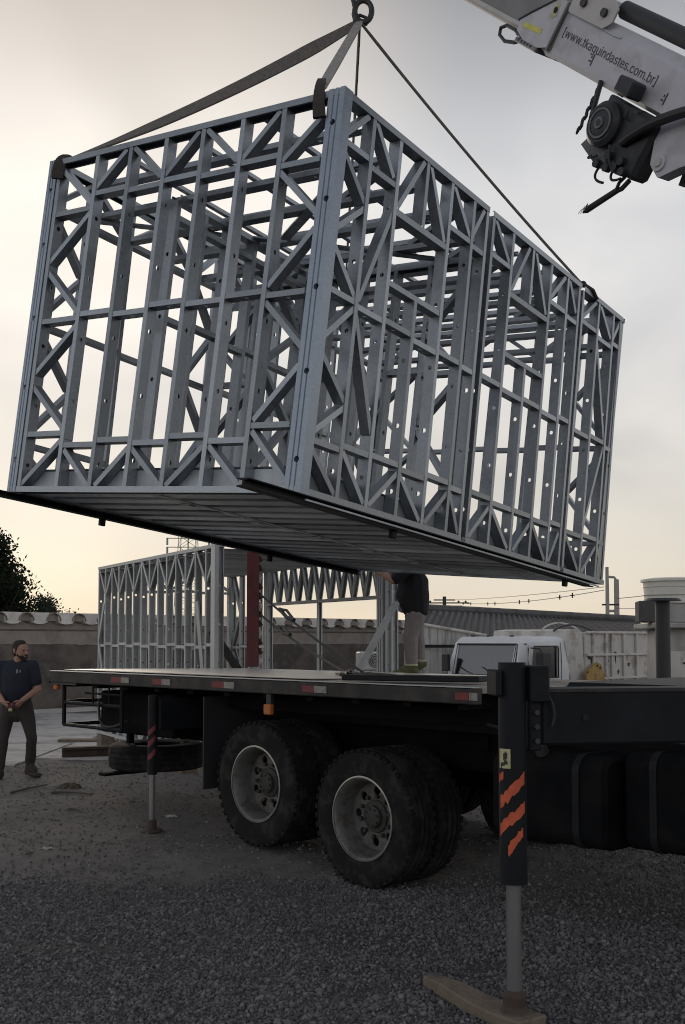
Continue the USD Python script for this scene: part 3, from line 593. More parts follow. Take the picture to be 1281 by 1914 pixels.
# corner posts with folded ribs, holes drilled through
def post(name, x0, x1, y0, y1, groove, holes, face):
    """Closed post with two ribs along one face; face 'x' or 'y' says which outer face carries them."""
    a, b = (y0, y1) if face == 'x' else (x0, x1); n0 = x0 if face == 'x' else y0; n1 = x1 if face == 'x' else y1
    sg = 1 if n1 > n0 else -1; g1, g2 = a + (b - a) * .36, a + (b - a) * .66; gw = (b - a) * .035
    out = [(a, n0)]
    for g in (g1, g2): out += [(g - gw * 1.6, n0), (g - gw * .6, n0 + sg * .008), (g + gw * .6, n0 + sg * .008), (g + gw * 1.6, n0)]
    out += [(b, n0), (b, n1), (a, n1)]
    if face == 'x': out = [(q, p) for p, q in out]
    m = extr(Polygon(out), MH + .004); 
    cs = m3.Manifold(m3.Mesh(np.asarray(m.vertices, np.float32), np.asarray(m.faces, np.uint32)))
    for u, z in holes:
        c = m3.Manifold.cylinder(.06, .021, .021, 12).rotate((0, 90 * sg, 0) if face == 'x' else (-90 * sg, 0, 0))
        c = c.translate((n0 - sg * .01, u, z) if face == 'x' else (u, n0 - sg * .01, z))
        cs = cs - c
    obj(name, cs, M['steel_post'], mod)
post('corner_post', -.004, .092, -.004, .128, 0, [(.05, .22), (.05, .80), (.05, 1.36), (.07, 2.47), (.05, 1.95)], 'x')
post('corner_post', -.004, .09, MW - .095, MW + .004, 0, [(MW - .05, .26), (MW - .05, .84), (MW - .05, 1.40), (MW - .05, 2.0), (MW - .05, 2.45)], 'x')
# roof trusses spanning the short way, with a tie row
rf = xf('roof_frame', mod)
def free(name, p0, p1, y, z, w, d, mat, holes=()):
    p0, p1 = np.array(p0, float), np.array(p1, float); t = p1 - p0; L = np.linalg.norm(t)
    obj(name, orient(channel(L, w, d, holes), p0, t / L, np.array(y, float) / np.linalg.norm(y), np.array(z, float)), mat, rf)
for i, b in enumerate(np.linspace(.32, MD - .30, 10)):
    Z = (1, 0, 0)
    for nm, z in (('truss_chord', 2.60), ('truss_chord', 2.335)):
        free(nm, (b, .11, z), (b, MW - .11, z), (0, 0, 1), Z, .04, .09, M['steel'], holes=[.35, 1.05, 1.75, 2.4])
    na = 6; ya = np.linspace(.14, MW - .14, na + 1)
    for k in range(na):
        a0, a1 = ya[k] + .02, ya[k + 1] - .02
        q0, q1 = ((b + .004, a0, 2.36), (b + .004, a1, 2.58)) if k % 2 else ((b + .004, a0, 2.58), (b + .004, a1, 2.36))
        if i in (4, 10) or (k in (0, na - 1) and i % 2):
            tt_ = np.array(q1) - np.array(q0); free('truss_web', q0, q1, np.cross((1, 0, 0), tt_), (1, 0, 0), .04, .08, M['steel'])
for y in (.75, 1.48, 2.2): free('tie_channel', (.11, y, 2.665), (MD - .09, y, 2.665), (0, 1, 0), (0, 0, 1), .05, .03, M['steel'])
for (b0, b1, y0, y1) in ((.32, 1.2, .15, 1.4), (2.2, 1.25, .15, 1.4), (.35, 1.2, 2.7, 1.5)):
    free('flat_tie', (b0, y0, 2.30), (b1, y1, 2.30), np.cross((0, 0, 1), (b1 - b0, y1 - y0, 0)), (0, 0, 1), .08, .014, M['steel'])
# floor: rim, close joists, sheet on top, lapped clips, black skids with lugs
fl = xf('floor_frame', mod)
def fobj(name, m, mat): obj(name, m, mat, fl)
fobj('rim_joist', box((.101, .10, .012), (.106, MW - .1, .18)), M['floor_steel']); fobj('rim_joist', box((MD - .106, .10, .012), (MD - .101, MW - .1, .18)), M['floor_steel'])
fobj('rim_joist', box((.11, .101, .012), (MD - .11, .106, .18)), M['floor_steel']); fobj('rim_joist', box((.11, MW - .106, .012), (MD - .11, MW - .101, .18)), M['floor_steel'])
fobj('floor_sheet', box((.108, .108, .186), (MD - .108, MW - .108, .198)), M['deck_sheet'])
nj = 17
for i in range(nj):
    b = .11 + (MD - .22) * (i + .5) / nj; wj = (MD - .22) / nj
    for y0, y1, dz in ((.112, MW / 2 - .001 + .03, 0.0), (MW / 2 - .03, MW - .112, .006)):
        prof = [(-wj * .47, .0), (wj * .12, .0), (wj * .12, .003), (wj * .16, .03), (wj * .45, .03), (wj * .45, .033), (wj * .155, .033), (wj * .11, .003), (-wj * .44, .003), (-wj * .44, .165), (-wj * .47, .165)]
        m = extr(Polygon(prof), y1 - y0); m.apply_transform(frame((b, y0, .008 + dz), (1, 0, 0), (0, 0, 1), (0, -1, 0))); m.apply_translation((0, y1 - y0, 0))
        if m.volume < 0: m.invert()
        fobj('floor_joist', m, M['floor_steel'])
    if i % 3 == 1: fobj('lap_clip', bbox((b - .035, MW / 2 - .05, -.012), (b + .035, MW / 2 + .05, .006), .003), M['steel_far'])
fobj('cross_strap', box((.11, MW / 2 - .09, .002), (MD - .11, MW / 2 - .055, .0045)), M['steel_far'])
for y in (-.035, MW - .065):
    x0, x1 = -.53, MD - (.18 if y < 0 else .0)
    hs = .55 if y < 0 else .46
    sec = Polygon([(a_, b_ * hs) for a_, b_ in [(0, 0), (.10, 0), (.10, .016), (.058, .024), (.058, .078), (.10, .086), (.10, .1), (0, .1), (0, .086), (.042, .078), (.042, .024), (0, .016)]])
    m = extr(sec, x1 - x0); m.apply_transform(frame((x0, y, -.005 - .1 * hs), (0, 1, 0), (0, 0, 1), (1, 0, 0))); 
    if m.volume < 0: m.invert()
    fobj('skid_beam', m, M['black_beam'])
    for b in ((1.15, 4.15) if y < 0 else (1.0, 3.3)): fobj('skid_lug', bbox((b - .028, y + .03, -.065 - .1 * hs), (b + .028, y + .07, -.006 - .1 * hs), .006), M['black_beam'])
m = extr(Polygon([(0, 0), (.014, 0), (.014, .012), (0, .012)]), MD - .1); m.apply_transform(frame((.02, -.0505, -.046), (0, 1, 0), (0, 0, 1), (1, 0, 0)))
fobj('edge_angle', m, M['floor_steel'])

def mpt(b, a, z): return Nc + Bax * b + Aax * a + Uax * z
# ------------------------------------------------------------------ hook and four webbing slings
HK = at(673, 40, 9.70)
hk = xf('lifting_hook', M=place(HK), label='dark steel hook ring at the top where the four slings meet', category='hook')
ang = np.linspace(0, 2 * np.pi, 25)[:-1]
ring = np.stack([np.cos(ang) * .075 + .03, 0 * ang + .01, np.sin(ang) * .10 + .10], 1)
obj('ring', tube(np.vstack([ring, ring[:1]]), .026, 10), M['hook'], hk)
obj('hook_body', tube([(.02, 0, -.03), (-.035, 0, 0.0), (-.05, 0, .06), (-.045, 0, .12), (-.06, 0, .2), (-.02, 0, .4), (.02, 0, .75)], [.022, .03, .026, .02, .024, .03, .03], 10), M['hook'], hk)
obj('shackle', tube([(-.05, .02, -.02), (-.05, .02, .04), (0, .02, .07), (.05, .02, .05), (.055, .02, -.02)], .016, 8), M['hook'], hk)
def ribbon(pts, width, twist, th=.008, up=None):
    """Flat webbing along pts; twist is the angle of its width direction about the path."""
    pts = np.array(pts, float); t = np.gradient(pts, axis=0); t /= np.linalg.norm(t, axis=1)[:, None]
    V, F = [], []
    for i, p in enumerate(pts):
        a = np.cross(t[i], [0, 1, .0]); a /= np.linalg.norm(a); b = np.cross(t[i], a)
        wv = math.cos(twist[i]) * a + math.sin(twist[i]) * b; nv = np.cross(t[i], wv); h = width[i] / 2
        V += [p + wv * h + nv * th, p + wv * h - nv * th, p - wv * h - nv * th, p - wv * h + nv * th]
    for i in range(len(pts) - 1):
        for j in range(4): F.append((4 * i + j, 4 * i + (j + 1) % 4, 4 * i + 4 + (j + 1) % 4, 4 * i + 4 + j))
    F += [(0, 3, 2, 1), (4 * len(pts) - 4, 4 * len(pts) - 3, 4 * len(pts) - 2, 4 * len(pts) - 1)]
    m = trimesh.Trimesh(V, np.vstack([[f[0], f[1], f[2]] for f in F] + [[f[0], f[2], f[3]] for f in F]), process=False); m.fix_normals(); return m
def sling(a, sag, w0, w1, wend, tw0, tw1, mat, label):
    a = np.array(a); f = np.linspace(0, 1, 26); p = HK + (a - HK) * f[:, None]; p[:, 2] -= sag * 4 * f * (1 - f)
    wd_ = np.interp(f, (0, .08, .18, .75, 1), (w0 * .7, w0, w1, w1, wend)); tw_ = np.interp(f, (0, .15, .7, 1), (tw0, tw0, (tw0 + tw1) / 2, tw1))
    s = xf('webbing_sling', label=label, category='sling', group='four lifting slings')
    obj('strap', ribbon(p, wd_, tw_), mat, s)
    return s, p
s, p = sling(mpt(.05, 2.80, MH + .01), .07, .09, .125, .07, .15, 1.0, M['strap'], 'wide dark webbing sling running down left from the hook to the left corner')
wrap = [mpt(x, 2.79, z) for x, z in ((.09, 2.712), (.03, 2.722), (-.014, 2.715), (-.018, 2.64), (-.018, 2.53))]
obj('edge_sleeve', ribbon(bez(wrap[:1] + wrap[2:3] + wrap[3:4] + wrap[4:], 10), np.linspace(.10, .09, 10), np.full(10, 0.0), .014), M['sleeve'], s)
s, p = sling(mpt(.0, .20, MH + .03), .0, .075, .075, .065, .25, .2, M['strap_light'], 'short pale grey sling from the hook to the nearest top corner')
e = mpt(-.02, .20, MH + .05); pth = bez([e + (HK - e) * .045, e, mpt(-.03, .195, MH - .06), mpt(-.025, .165, MH - .19)], 12)
obj('edge_sleeve', ribbon(pth, np.linspace(.055, .085, 12), np.full(12, .15), .014), M['sleeve'], s)
s, p = sling(mpt(4.02, .04, MH + .02), .05, .030, .026, .024, 1.45, 1.5, M['strap'], 'thin sling running down right from the hook to the far end of the long wall')
obj('edge_sleeve', cat(trimesh.creation.icosphere(2, .032).apply_translation(mpt(3.95, .03, MH + .025)), tube([mpt(3.95, .03, MH + .03), mpt(4.1, -.01, MH + .012), mpt(4.2, -.012, MH - .04)], .017, 8)), M['sleeve'], s)
s, p = sling(mpt(4.05, MW - .05, MH + .01), .0, .034, .03, .026, 1.2, 1.3, M['strap'], 'thin vertical sling dropping from the hook behind the nearest top corner')

# ------------------------------------------------------------------ second module stored behind the deck, and an open frame behind it
d2 = np.array([.47, -.883]); n2 = np.array([.883, .47])
o2 = np.array([-4.01, 18.4])
m2 = xf('steel_frame_module', M=frame([o2[0], o2[1], .23], [d2[0], d2[1], 0], [n2[0], n2[1], 0], [0, 0, 1]), label='weathered steel frame module with V braces standing on blocks behind the truck deck', category='frame module')
L2, W2 = 5.26, 2.43
def v_wall(w, Lw, nb, zt=2.25):
    w.track(0, Lw, .0225); w.track(0, Lw, 2.6775); us = np.linspace(.03, Lw - .03, nb + 1)
    for i, u in enumerate(us): w.stud(u, .045, 2.655, off=.02 * (i % 3))
    for k in range(nb):
        u0, u1 = us[k] + .02, us[k + 1] - .02
        hz(w, [(u0, u1, 1.42 + .03 * (k % 2)), (u0, u1, .40 + .02 * (k % 2))]); s_ = k % 2
        w.brace((u0, 2.65) if not s_ else (u1, 2.65), (u1, zt) if not s_ else (u0, zt)); w.brace((u1, .36) if not s_ else (u0, .36), (u0, .05) if not s_ else (u1, .05))
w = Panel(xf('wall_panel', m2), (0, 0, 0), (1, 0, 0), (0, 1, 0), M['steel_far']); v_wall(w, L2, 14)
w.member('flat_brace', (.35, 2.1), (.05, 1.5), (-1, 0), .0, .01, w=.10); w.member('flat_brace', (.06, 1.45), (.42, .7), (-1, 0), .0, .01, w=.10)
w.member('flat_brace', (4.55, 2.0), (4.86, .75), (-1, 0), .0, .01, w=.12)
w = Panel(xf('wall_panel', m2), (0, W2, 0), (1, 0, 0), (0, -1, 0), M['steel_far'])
w.track(0, L2, 2.6775); w.track(0, 1.6, .0225); U0 = 1.50
for u in (.03, .42, .80, 1.16, 1.44, 1.50, 1.56, L2 - .13, L2 - .07, L2 - .01): w.stud(u, .045, 2.655)
w.stud(L2 + .10, .0, 2.655); w.stud(L2 + .24, .0, 2.655)
hz(w, [(.05, .40, 1.38), (.44, .78, 1.40), (.82, 1.14, 1.38), (1.18, 1.42, 1.40), (.05, .40, .4), (.44, .78, .42), (.82, 1.14, .4), (1.18, 1.42, .42)])
for (z0, z1, f) in ((2.6, 1.95, 0), (1.95, 1.42, 1), (1.34, .9, 0), (.9, .45, 1)):
    w.brace((1.14, z0) if f else (.82, z0), (.82, z1) if f else (1.14, z1)); w.brace((.40, z0) if f else (.05, z0), (.05, z1) if f else (.40, z1))
w.member('header', (U0, 2.08), (L2, 2.08), (0, -1), 0, .098, w=.045)
us = np.linspace(U0 + .06, L2 - .16, 21)
for k in range(20): w.brace((us[k], 2.655 if k % 2 else 2.105), (us[k + 1], 2.105 if k % 2 else 2.655), web=-1)
w.member('prop', (3.35, .0), (3.35, 2.06), (-1, 0), .02, .07)
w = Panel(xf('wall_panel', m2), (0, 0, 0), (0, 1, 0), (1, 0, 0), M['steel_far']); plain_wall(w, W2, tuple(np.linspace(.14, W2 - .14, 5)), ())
obj('corner_post', box((L2 - .06, -.06, 0), (L2 + .07, -.004, 2.71)), M['steel_far'], m2)
obj('corner_post', box((L2 - .06, W2 + .004, 0), (L2 + .07, W2 + .07, 2.71)), M['steel_far'], m2)
def roof_pan(par, L, Wd, z, nn):
    for i in range(nn):
        x0, x1 = L * i / nn, L * (i + 1) / nn; dx = x1 - x0
        prof = [(0, 0), (dx * .6, 0), (dx * .7, .035), (dx * .97, .035), (dx * .97, .038), (dx * .68, .038), (dx * .58, .003), (0, .003)]
        m = extr(Polygon(prof), Wd); m.apply_transform(frame((x0, Wd, z), (1, 0, 0), (0, 0, 1), (0, -1, 0)))
        if m.volume < 0: m.invert()
        obj('roof_pan', m, M['steel_far'], par)
roof_pan(m2, L2, W2 - .02, 2.60, 16)
for i in range(5): obj('support_block', box((.1 + i * 1.25, -.02, -.25), (.35 + i * 1.25, .2, -.003)), M['timber'], m2)

# ------------------------------------------------------------------ crane truck: local x towards the cab, y inboard, z up
T0 = np.array([.115, 8.6, 0.0]); TU = np.array([.693, -.721, 0]); TU /= np.linalg.norm(TU); TI = np.array([-TU[1], TU[0], 0])
TM = frame(T0, TU, TI, [0, 0, 1])
trk = xf('crane_truck', M=TM, label='dark flatbed crane truck with tandem rear wheels and a bare plank deck in front', category='truck')
DZ, X0, X1 = 1.42, -4.55, 1.22
def tl(p): p = np.asarray(p, float) - T0; return np.array([p @ TU, p @ TI, p[2]])
for i in range(13):                                                  # deck planks
    y0 = .0 + i * .2; xa = X0 + .05
    cuts = sorted([X0 + .05] + [X0 + 1.2 + rnd.uniform(0, 3.2)] + [X1])
    for a, b in zip(cuts[:-1], cuts[1:]):
        z = rnd.uniform(-.006, .006) - .014 * y0; obj('deck_plank', bbox((a + .003, y0 + .003, DZ - .045 + z), (b - .003, y0 + .196, DZ + z), .006), M['plank'], trk)
M['steel_sheet'] = pm('worn_steel_deck_sheet', (.60, .57, .545), .34, .3, .25, 1.8, tint=(.42, .395, .37), bump=.06)
ds = bbox((X0 + .1, .06, DZ + .010), (-.55, 2.5, DZ + .018), .002); ds.vertices[:, 2] -= .014 * ds.vertices[:, 1]; obj('deck_sheet', ds, M['steel_sheet'], trk)
obj('side_rail', bbox((X0, -.055, DZ - .118), (X1, -.004, DZ - .004), .008), M['rail'], trk)
obj('side_rail', bbox((X0, 2.605, DZ - .118), (X1, 2.66, DZ - .045), .008), M['rail'], trk)
obj('tail_rail', bbox((X0 - .05, -.055, DZ - .13), (X0 - .003, 2.60, DZ - .05), .008), M['rail'], trk)
obj('deck_edge_lip', box((X0, -.06, DZ - .004), (X1, -.02, DZ + .003)), M['steel_far'], trk)
for i in range(11): obj('cross_member', box((X0 + .25 + i * .53, -.003, DZ - .16), (X0 + .33 + i * .53, 2.6, DZ - .05)), M['truck_under'], trk)
for y in (.86, 1.66): obj('chassis_rail', box((X0 + .3, y, .72), (4.6, y + .09, 1.25)), M['truck_under'], trk)
for y in (.84, 1.64): obj('subframe', box((X0 + .2, y, 1.02), (4.6, y + .13, DZ - .165)), M['truck_black'], trk)
def on_rail(px): # deck x coordinate where the near rail is seen at image x = px
    u = (px - CX) / FOC; a, b = np.array([T0[0], T0[1]]) + TI[:2] * -.056, TU[:2]
    return (u * a[1] - a[0]) / (b[0] - u * b[1])
for p0, p1, p2 in ((210, 228, 243), (287, 304, 320), (398, 420, 439), (566, 588, 611), (851, 877, 892)):
    a, b, c = on_rail(p0), on_rail(p1), on_rail(p2)
    obj('red_reflector', bbox((a, -.062, DZ - .090), (b - .002, -.0555, DZ - .036), .001), M['red_tape'], trk)
    obj('white_reflector', bbox((b, -.062, DZ - .090), (c, -.0555, DZ - .036), .001), M['white_tape'], trk)
a = on_rail(498)
obj('marker_bracket', box((a - .03, -.03, DZ - .21), (a + .03, 0, DZ - .12)), M['darkplastic'], trk)
obj('marker_lamp', bbox((a - .045, -.05, DZ - .29), (a + .045, -.005, DZ - .205), .008), M['amber'], trk)
obj('tail_tag', bbox((X0 - .056, -.02, DZ - .075), (X0 - .0505, .18, DZ - .02), .001), M['white_tape'], trk)
obj('tail_lamp', bbox((X0 + .04, -.04, DZ - .195), (X0 + .11, .02, DZ - .145), .01), M['amber'], trk)
obj('tail_lamp_bracket', box((X0 + .0, -.04, DZ - .14), (X0 + .5, .03, DZ - .12)), M['darkplastic'], trk)
# wheels -----------------------------------------------------------
R_ = .525
def tyre_prof(R, r0, w):
    h = w / 2
    return [(r0, -h * .78), (r0 + .03, -h * .92), (r0 + (R - r0) * .45, -h * 1.04), (R - .05, -h * .98), (R - .03, -h * .93), (R - .007, -h * .80), (R - .006, -h * .62), (R - .006, -h * .52), (R, -h * .50), (R, -h * .46), (R - .012, -h * .44), (R - .012, -h * .36), (R, -h * .34), (R, -h * .05), (R - .012, -h * .03), (R - .012, h * .03), (R, h * .05),
            (R, h * .34), (R - .012, h * .36), (R - .012, h * .44), (R, h * .46), (R, h * .50), (R - .006, h * .52), (R - .006, h * .62), (R - .007, h * .80), (R - .03, h * .93), (R - .05, h * .98), (r0 + (R - r0) * .45, h * 1.04), (r0 + .03, h * .92), (r0, h * .78), (r0, -h * .78)]
tyre_m = revolve(tyre_prof(R_, .295, .275), 56)
rots = trimesh.transformations.rotation_matrix
blocks = []
for k in range(44):
    a = 2 * np.pi * k / 44
    for sgn in (-1, 1):
        b = bbox((R_ - .03, sgn * .113 - .020, -.021), (R_ - .003, sgn * .113 + .020, .021), .004); b.apply_transform(np.array([[1, 0, 0, 0], [0, 0, 1, 0], [0, 1, 0, 0], [0, 0, 0, 1.]]))
        b.apply_transform(rots(a + (sgn > 0) * .07, [0, 0, 1])); blocks.append(b)
tread_m = cat(blocks)
rim_barrel = revolve([(.300, -.125), (.318, -.132), (.318, -.120), (.302, -.112), (.296, -.10), (.285, -.06), (.272, .02), (.270, .10), (.29, .125), (.262, .125), (.255, .02), (.272, -.07), (.286, -.105), (.296, -.122), (.300, -.125)], 48)
rim_edge = revolve([(.309, -.136), (.321, -.134), (.321, -.126), (.309, -.128), (.309, -.136)], 48)
disc_poly = Point(0, 0).buffer(.262, 24)
for k in range(8):
    a = 2 * np.pi * (k + .3) / 8; disc_poly = disc_poly.difference(Point(.195 * math.cos(a), .195 * math.sin(a)).buffer(.034, 6))
disc_m = extr(disc_poly, .014); v = disc_m.vertices; rr_ = np.hypot(v[:, 0], v[:, 1]); v[:, 2] += .03
hub_m = revolve([(0, -.03), (.066, -.03), (.082, -.02), (.086, .005), (.122, .012), (.128, .04), (0, .04), (0, -.03)], 28)
nuts = cat([cyl((.155 * math.cos(2 * np.pi * k / 10), .155 * math.sin(2 * np.pi * k / 10), .0), (.155 * math.cos(2 * np.pi * k / 10), .155 * math.sin(2 * np.pi * k / 10), .035), .017, 6) for k in range(10)])
hubc = cat([cyl((.065 * math.cos(2 * np.pi * k / 8), .065 * math.sin(2 * np.pi * k / 8), -.040), (.065 * math.cos(2 * np.pi * k / 8), .065 * math.sin(2 * np.pi * k / 8), -.025), .009, 6) for k in range(8)])
def wheel(x, zc, y, dual=True, rot=0.0):
    """Wheel centred at x, height zc; its outer tyre face at y; local -z of the parts points outboard."""
    Wm = frame((x, y + .143, zc), (math.cos(rot), 0, math.sin(rot)), (math.sin(rot), 0, -math.cos(rot)), (0, 1, 0))
    wx = UsdGeom.Xform.Define(stage, f'{pathof(trk)}/{numbered(pathof(trk), "wheel")}'); wx.AddTransformOp().Set(Gf.Matrix4d(*Wm.T.ravel().tolist())); wp = wx.GetPrim()
    obj('tyre', tyre_m, M['rubber'], wp, smooth=40); obj('tread', tread_m, M['tread'], wp, kind='stuff')
    if dual:
        m = tyre_m.copy(); m.apply_translation((0, 0, .31)); obj('inner_tyre', m, M['rubber'], wp, smooth=40)
        m = tread_m.copy(); m.apply_translation((0, 0, .31)); obj('inner_tread', m, M['tread'], wp, kind='stuff')
    obj('rim', rim_barrel, M['rim'], wp, smooth=40); obj('rim_edge', rim_edge, M['rim_edge'], wp, smooth=40); obj('rim_disc', disc_m, M['rim'], wp); obj('hub', cat(hub_m, hubc), M['hub'], wp, smooth=35); obj('wheel_nuts', nuts, M['hub'], wp, kind='stuff')
    obj('axle', cyl((0, 0, .045), (0, 0, .95), .09, 14), M['truck_under'], wp)
FW, RW_ = (0.03, .394), (-1.235, .538)
wheel(FW[0], FW[1], .0, rot=.2); wheel(RW_[0], RW_[1], .0, rot=.6)
for x, z in (FW, RW_):
    m = tyre_m.copy(); m.apply_transform(frame((x, 2.46, z), (1, 0, 0), (0, 0, -1), (0, 1, 0))); obj('far_tyre', m, M['rubber'], trk, smooth=40)
    m = tyre_m.copy(); m.apply_transform(frame((x, 2.14, z), (1, 0, 0), (0, 0, -1), (0, 1, 0))); obj('far_tyre', m, M['rubber'], trk, smooth=40)
obj('suspension_beam', bbox((-1.5, .62, .42), (.3, .78, .72), .03), M['truck_under'], trk)
obj('suspension_beam', bbox((-1.5, 1.85, .42), (.3, 2.0, .72), .03), M['truck_under'], trk)
obj('mud_flap', bbox((-1.98, .02, .42), (-1.965, .70, 1.24), .003), M['darkplastic'], trk)
obj('mud_flap', bbox((-1.98, 1.9, .42), (-1.965, 2.55, 1.24), .003), M['darkplastic'], trk)
obj('wheel_valance', bbox((-2.0, .30, 1.13), (1.1, .33, 1.28), .004), M['truck_under'], trk)
# spare wheel slung flat below the tail
sp = xf('spare_wheel', trk, M=frame((-4.25, 1.1, .48), (1, 0, 0), (0, 1, 0), (0, 0, 1)))
obj('tyre', tyre_m, M['rubber'], sp, smooth=40); obj('rim', rim_barrel, M['truck_under'], sp, smooth=40); obj('carrier_bar', box((-.06, -.7, -.17), (.06, .7, -.14)), M['truck_under'], sp)
for q in (-.35, .35): obj('hanger', box((-.03, q - .03, .15), (.03, q + .03, .8)), M['truck_under'], sp)
# tail under-run guard of square tube
gd = xf('underrun_guard', trk)
gb = lambda a, b, r=.02: obj('guard_bar', tube([a, b], r, 6), M['truck_black'], gd)
gx0, gx1, gz0, gz1 = X0 + .12, X0 + .12, .86, DZ - .13
for y in (.05, 2.4): gb((gx0, y, gz0), (gx0, y, gz1), .024)
for z in (gz0, 1.10): gb((gx0, .05, z), (gx0, 2.4, z), .022)
for z in (gz0, 1.09): gb((gx0, .05, z), (gx0 + 1.1, .05, z), .02)
gb((gx0 + 1.1, .05, gz0), (gx0 + 1.1, .05, gz1), .024)
for q in (.55, .85): gb((gx0 + q, .06, 1.09), (gx0 + q, .06, gz1), .011)
gb((gx0 + .4, .06, 1.2), (gx0 + 1.1, .06, 1.2), .011)
obj('toolbox', bbox((-4.05, .25, .80), (-2.75, .85, 1.22), .02), M['truck_under'], trk)
obj('hose_loop', tube(bez([(-3.7, .02, 1.15), (-3.72, .0, .80), (-3.5, .02, .86), (-3.3, .1, .95)], 14), .014, 6), M['hose'], trk)
obj('air_tank', cyl((-.9, .95, .95), (.6, .95, .95), .13, 18), M['truck_under'], trk)
# side tanks ahead of the tandem wheels
def tank(x0, x1, y, z, r, name):
    prof = [(0, 0), (r * .80, .0), (r * .95, .03), (r, .08), (r, x1 - x0 - .08), (r * .95, x1 - x0 - .03), (r * .8, x1 - x0), (0, x1 - x0)]
    m = revolve(prof, 32); m.apply_transform(frame((x0, y, z), (0, 1, 0), (0, 0, 1), (1, 0, 0))); obj(name, m, M['truck_black'], trk, smooth=40)
def box_tank(x0, x1, y0, y1, z0, z1, r):
    pr = sbox(y0 + r, z0 + r, y1 - r, z1 - r).buffer(r, 6); e_ = .03
    m = trimesh.convex.convex_hull(np.vstack([np.array([(x, q[0], q[1]) for q in g.exterior.coords]) for x, g in ((x0, pr.buffer(-e_)), (x0 + e_, pr), (x1 - e_, pr), (x1, pr.buffer(-e_)))])); obj('fuel_tank', m, M['truck_under'], trk)
    for x in (x0 + .22, x1 - .22):
        ring = pr.buffer(.008).difference(pr.buffer(-.002)); m = extr(ring, .05, frame((x - .025, 0, 0), (0, 1, 0), (0, 0, 1), (1, 0, 0))); obj('tank_strap', m, M['truck_black'], trk)
box_tank(1.20, 2.12, .10, .62, .40, 1.0, .12); box_tank(2.17, 4.4, .22, .80, .42, 1.04, .10)
obj('filler_cap', cyl((1.6, .16, .99), (1.6, .12, 1.05), .045, 14), M['rail'], trk); obj('air_line', tube(bez([(1.1, .2, 1.15), (1.6, .05, 1.1), (2.2, .1, 1.2), (2.6, .3, 1.1)], 14), .012, 6), M['hose'], trk)
obj('side_skirt', bbox((1.25, .5, .75), (4.5, .6, 1.38), .02), M['truck_under'], trk)
obj('crane_base', bbox((1.5, .55, .9), (2.9, 2.1, 1.45), .03), M['truck_black'], trk)
obj('crane_column', cyl(tl((3.1, 5.6, 1.0)), tl((3.1, 5.6, 3.7)), .24, 20), M['boom'], trk)
# rear outrigger
rp = tl((-1.735, 10.32, 0)); gz_ = float(gh(-1.735, 10.32))
oj = xf('outrigger', trk)
obj('jack_tube', cyl((rp[0], rp[1], .52), (rp[0], rp[1], 1.24), .044, 20), M['truck_black'], oj, smooth=40)
obj('jack_rod', cyl((rp[0], rp[1], gz_ + .05), (rp[0], rp[1], .56), .028, 18), M['chrome'], oj, smooth=40)
m = revolve([(0, 0), (.10, 0), (.105, .012), (.09, .028), (.045, .035), (.045, .10), (.034, .115), (0, .115), (0, 0)], 24); m.apply_translation((rp[0], rp[1], gz_ + .003)); obj('jack_foot', m, M['rust'], oj, smooth=35)
def tape(cx_, cy_, r, z, hgt, span, a0, slope, mat, par, name='hazard_stripe', seed=0, rough=.0):
    """Slanted band of tape wrapped over part of a tube; a0 is the facing angle."""
    r_ = np.random.default_rng(seed); k = 13; aa = np.linspace(a0 - span / 2, a0 + span / 2, k); V = []
    for i, a in enumerate(aa):
        f = i / (k - 1) - .5; j = rough * r_.normal(size=2)
        for zz in (z + slope * f - hgt / 2 + j[0], z + slope * f + hgt / 2 + j[1]):
            for q in (r + .0006, r + .0024): V.append((cx_ + q * math.cos(a), cy_ + q * math.sin(a), zz))
    F = []
    for i in range(k - 1):
        o_ = 4 * i; n_ = o_ + 4
        for a, b in ((0, 1), (1, 3), (3, 2), (2, 0)): F += [(o_ + a, n_ + a, n_ + b), (o_ + a, n_ + b, o_ + b)]
    F += [(0, 1, 3), (0, 3, 2), (4 * k - 4, 4 * k - 1, 4 * k - 3), (4 * k - 4, 4 * k - 2, 4 * k - 1)]
    m = trimesh.Trimesh(np.array(V), F, process=False); m.fix_normals(); obj(name, m, mat, par)
fa = math.atan2(*(tl((0, 0, 0)) - rp)[[1, 0]])
for i, z in enumerate((.70, .82, .92)): tape(rp[0], rp[1], .044, z, .05, 1.7, fa - .25, .07, M['red_tape'], oj, seed=i, rough=.004)
obj('jack_bracket', bbox((rp[0] - .07, rp[1] + .03, .92), (rp[0] + .07, .95, 1.2), .01), M['truck_black'], oj)
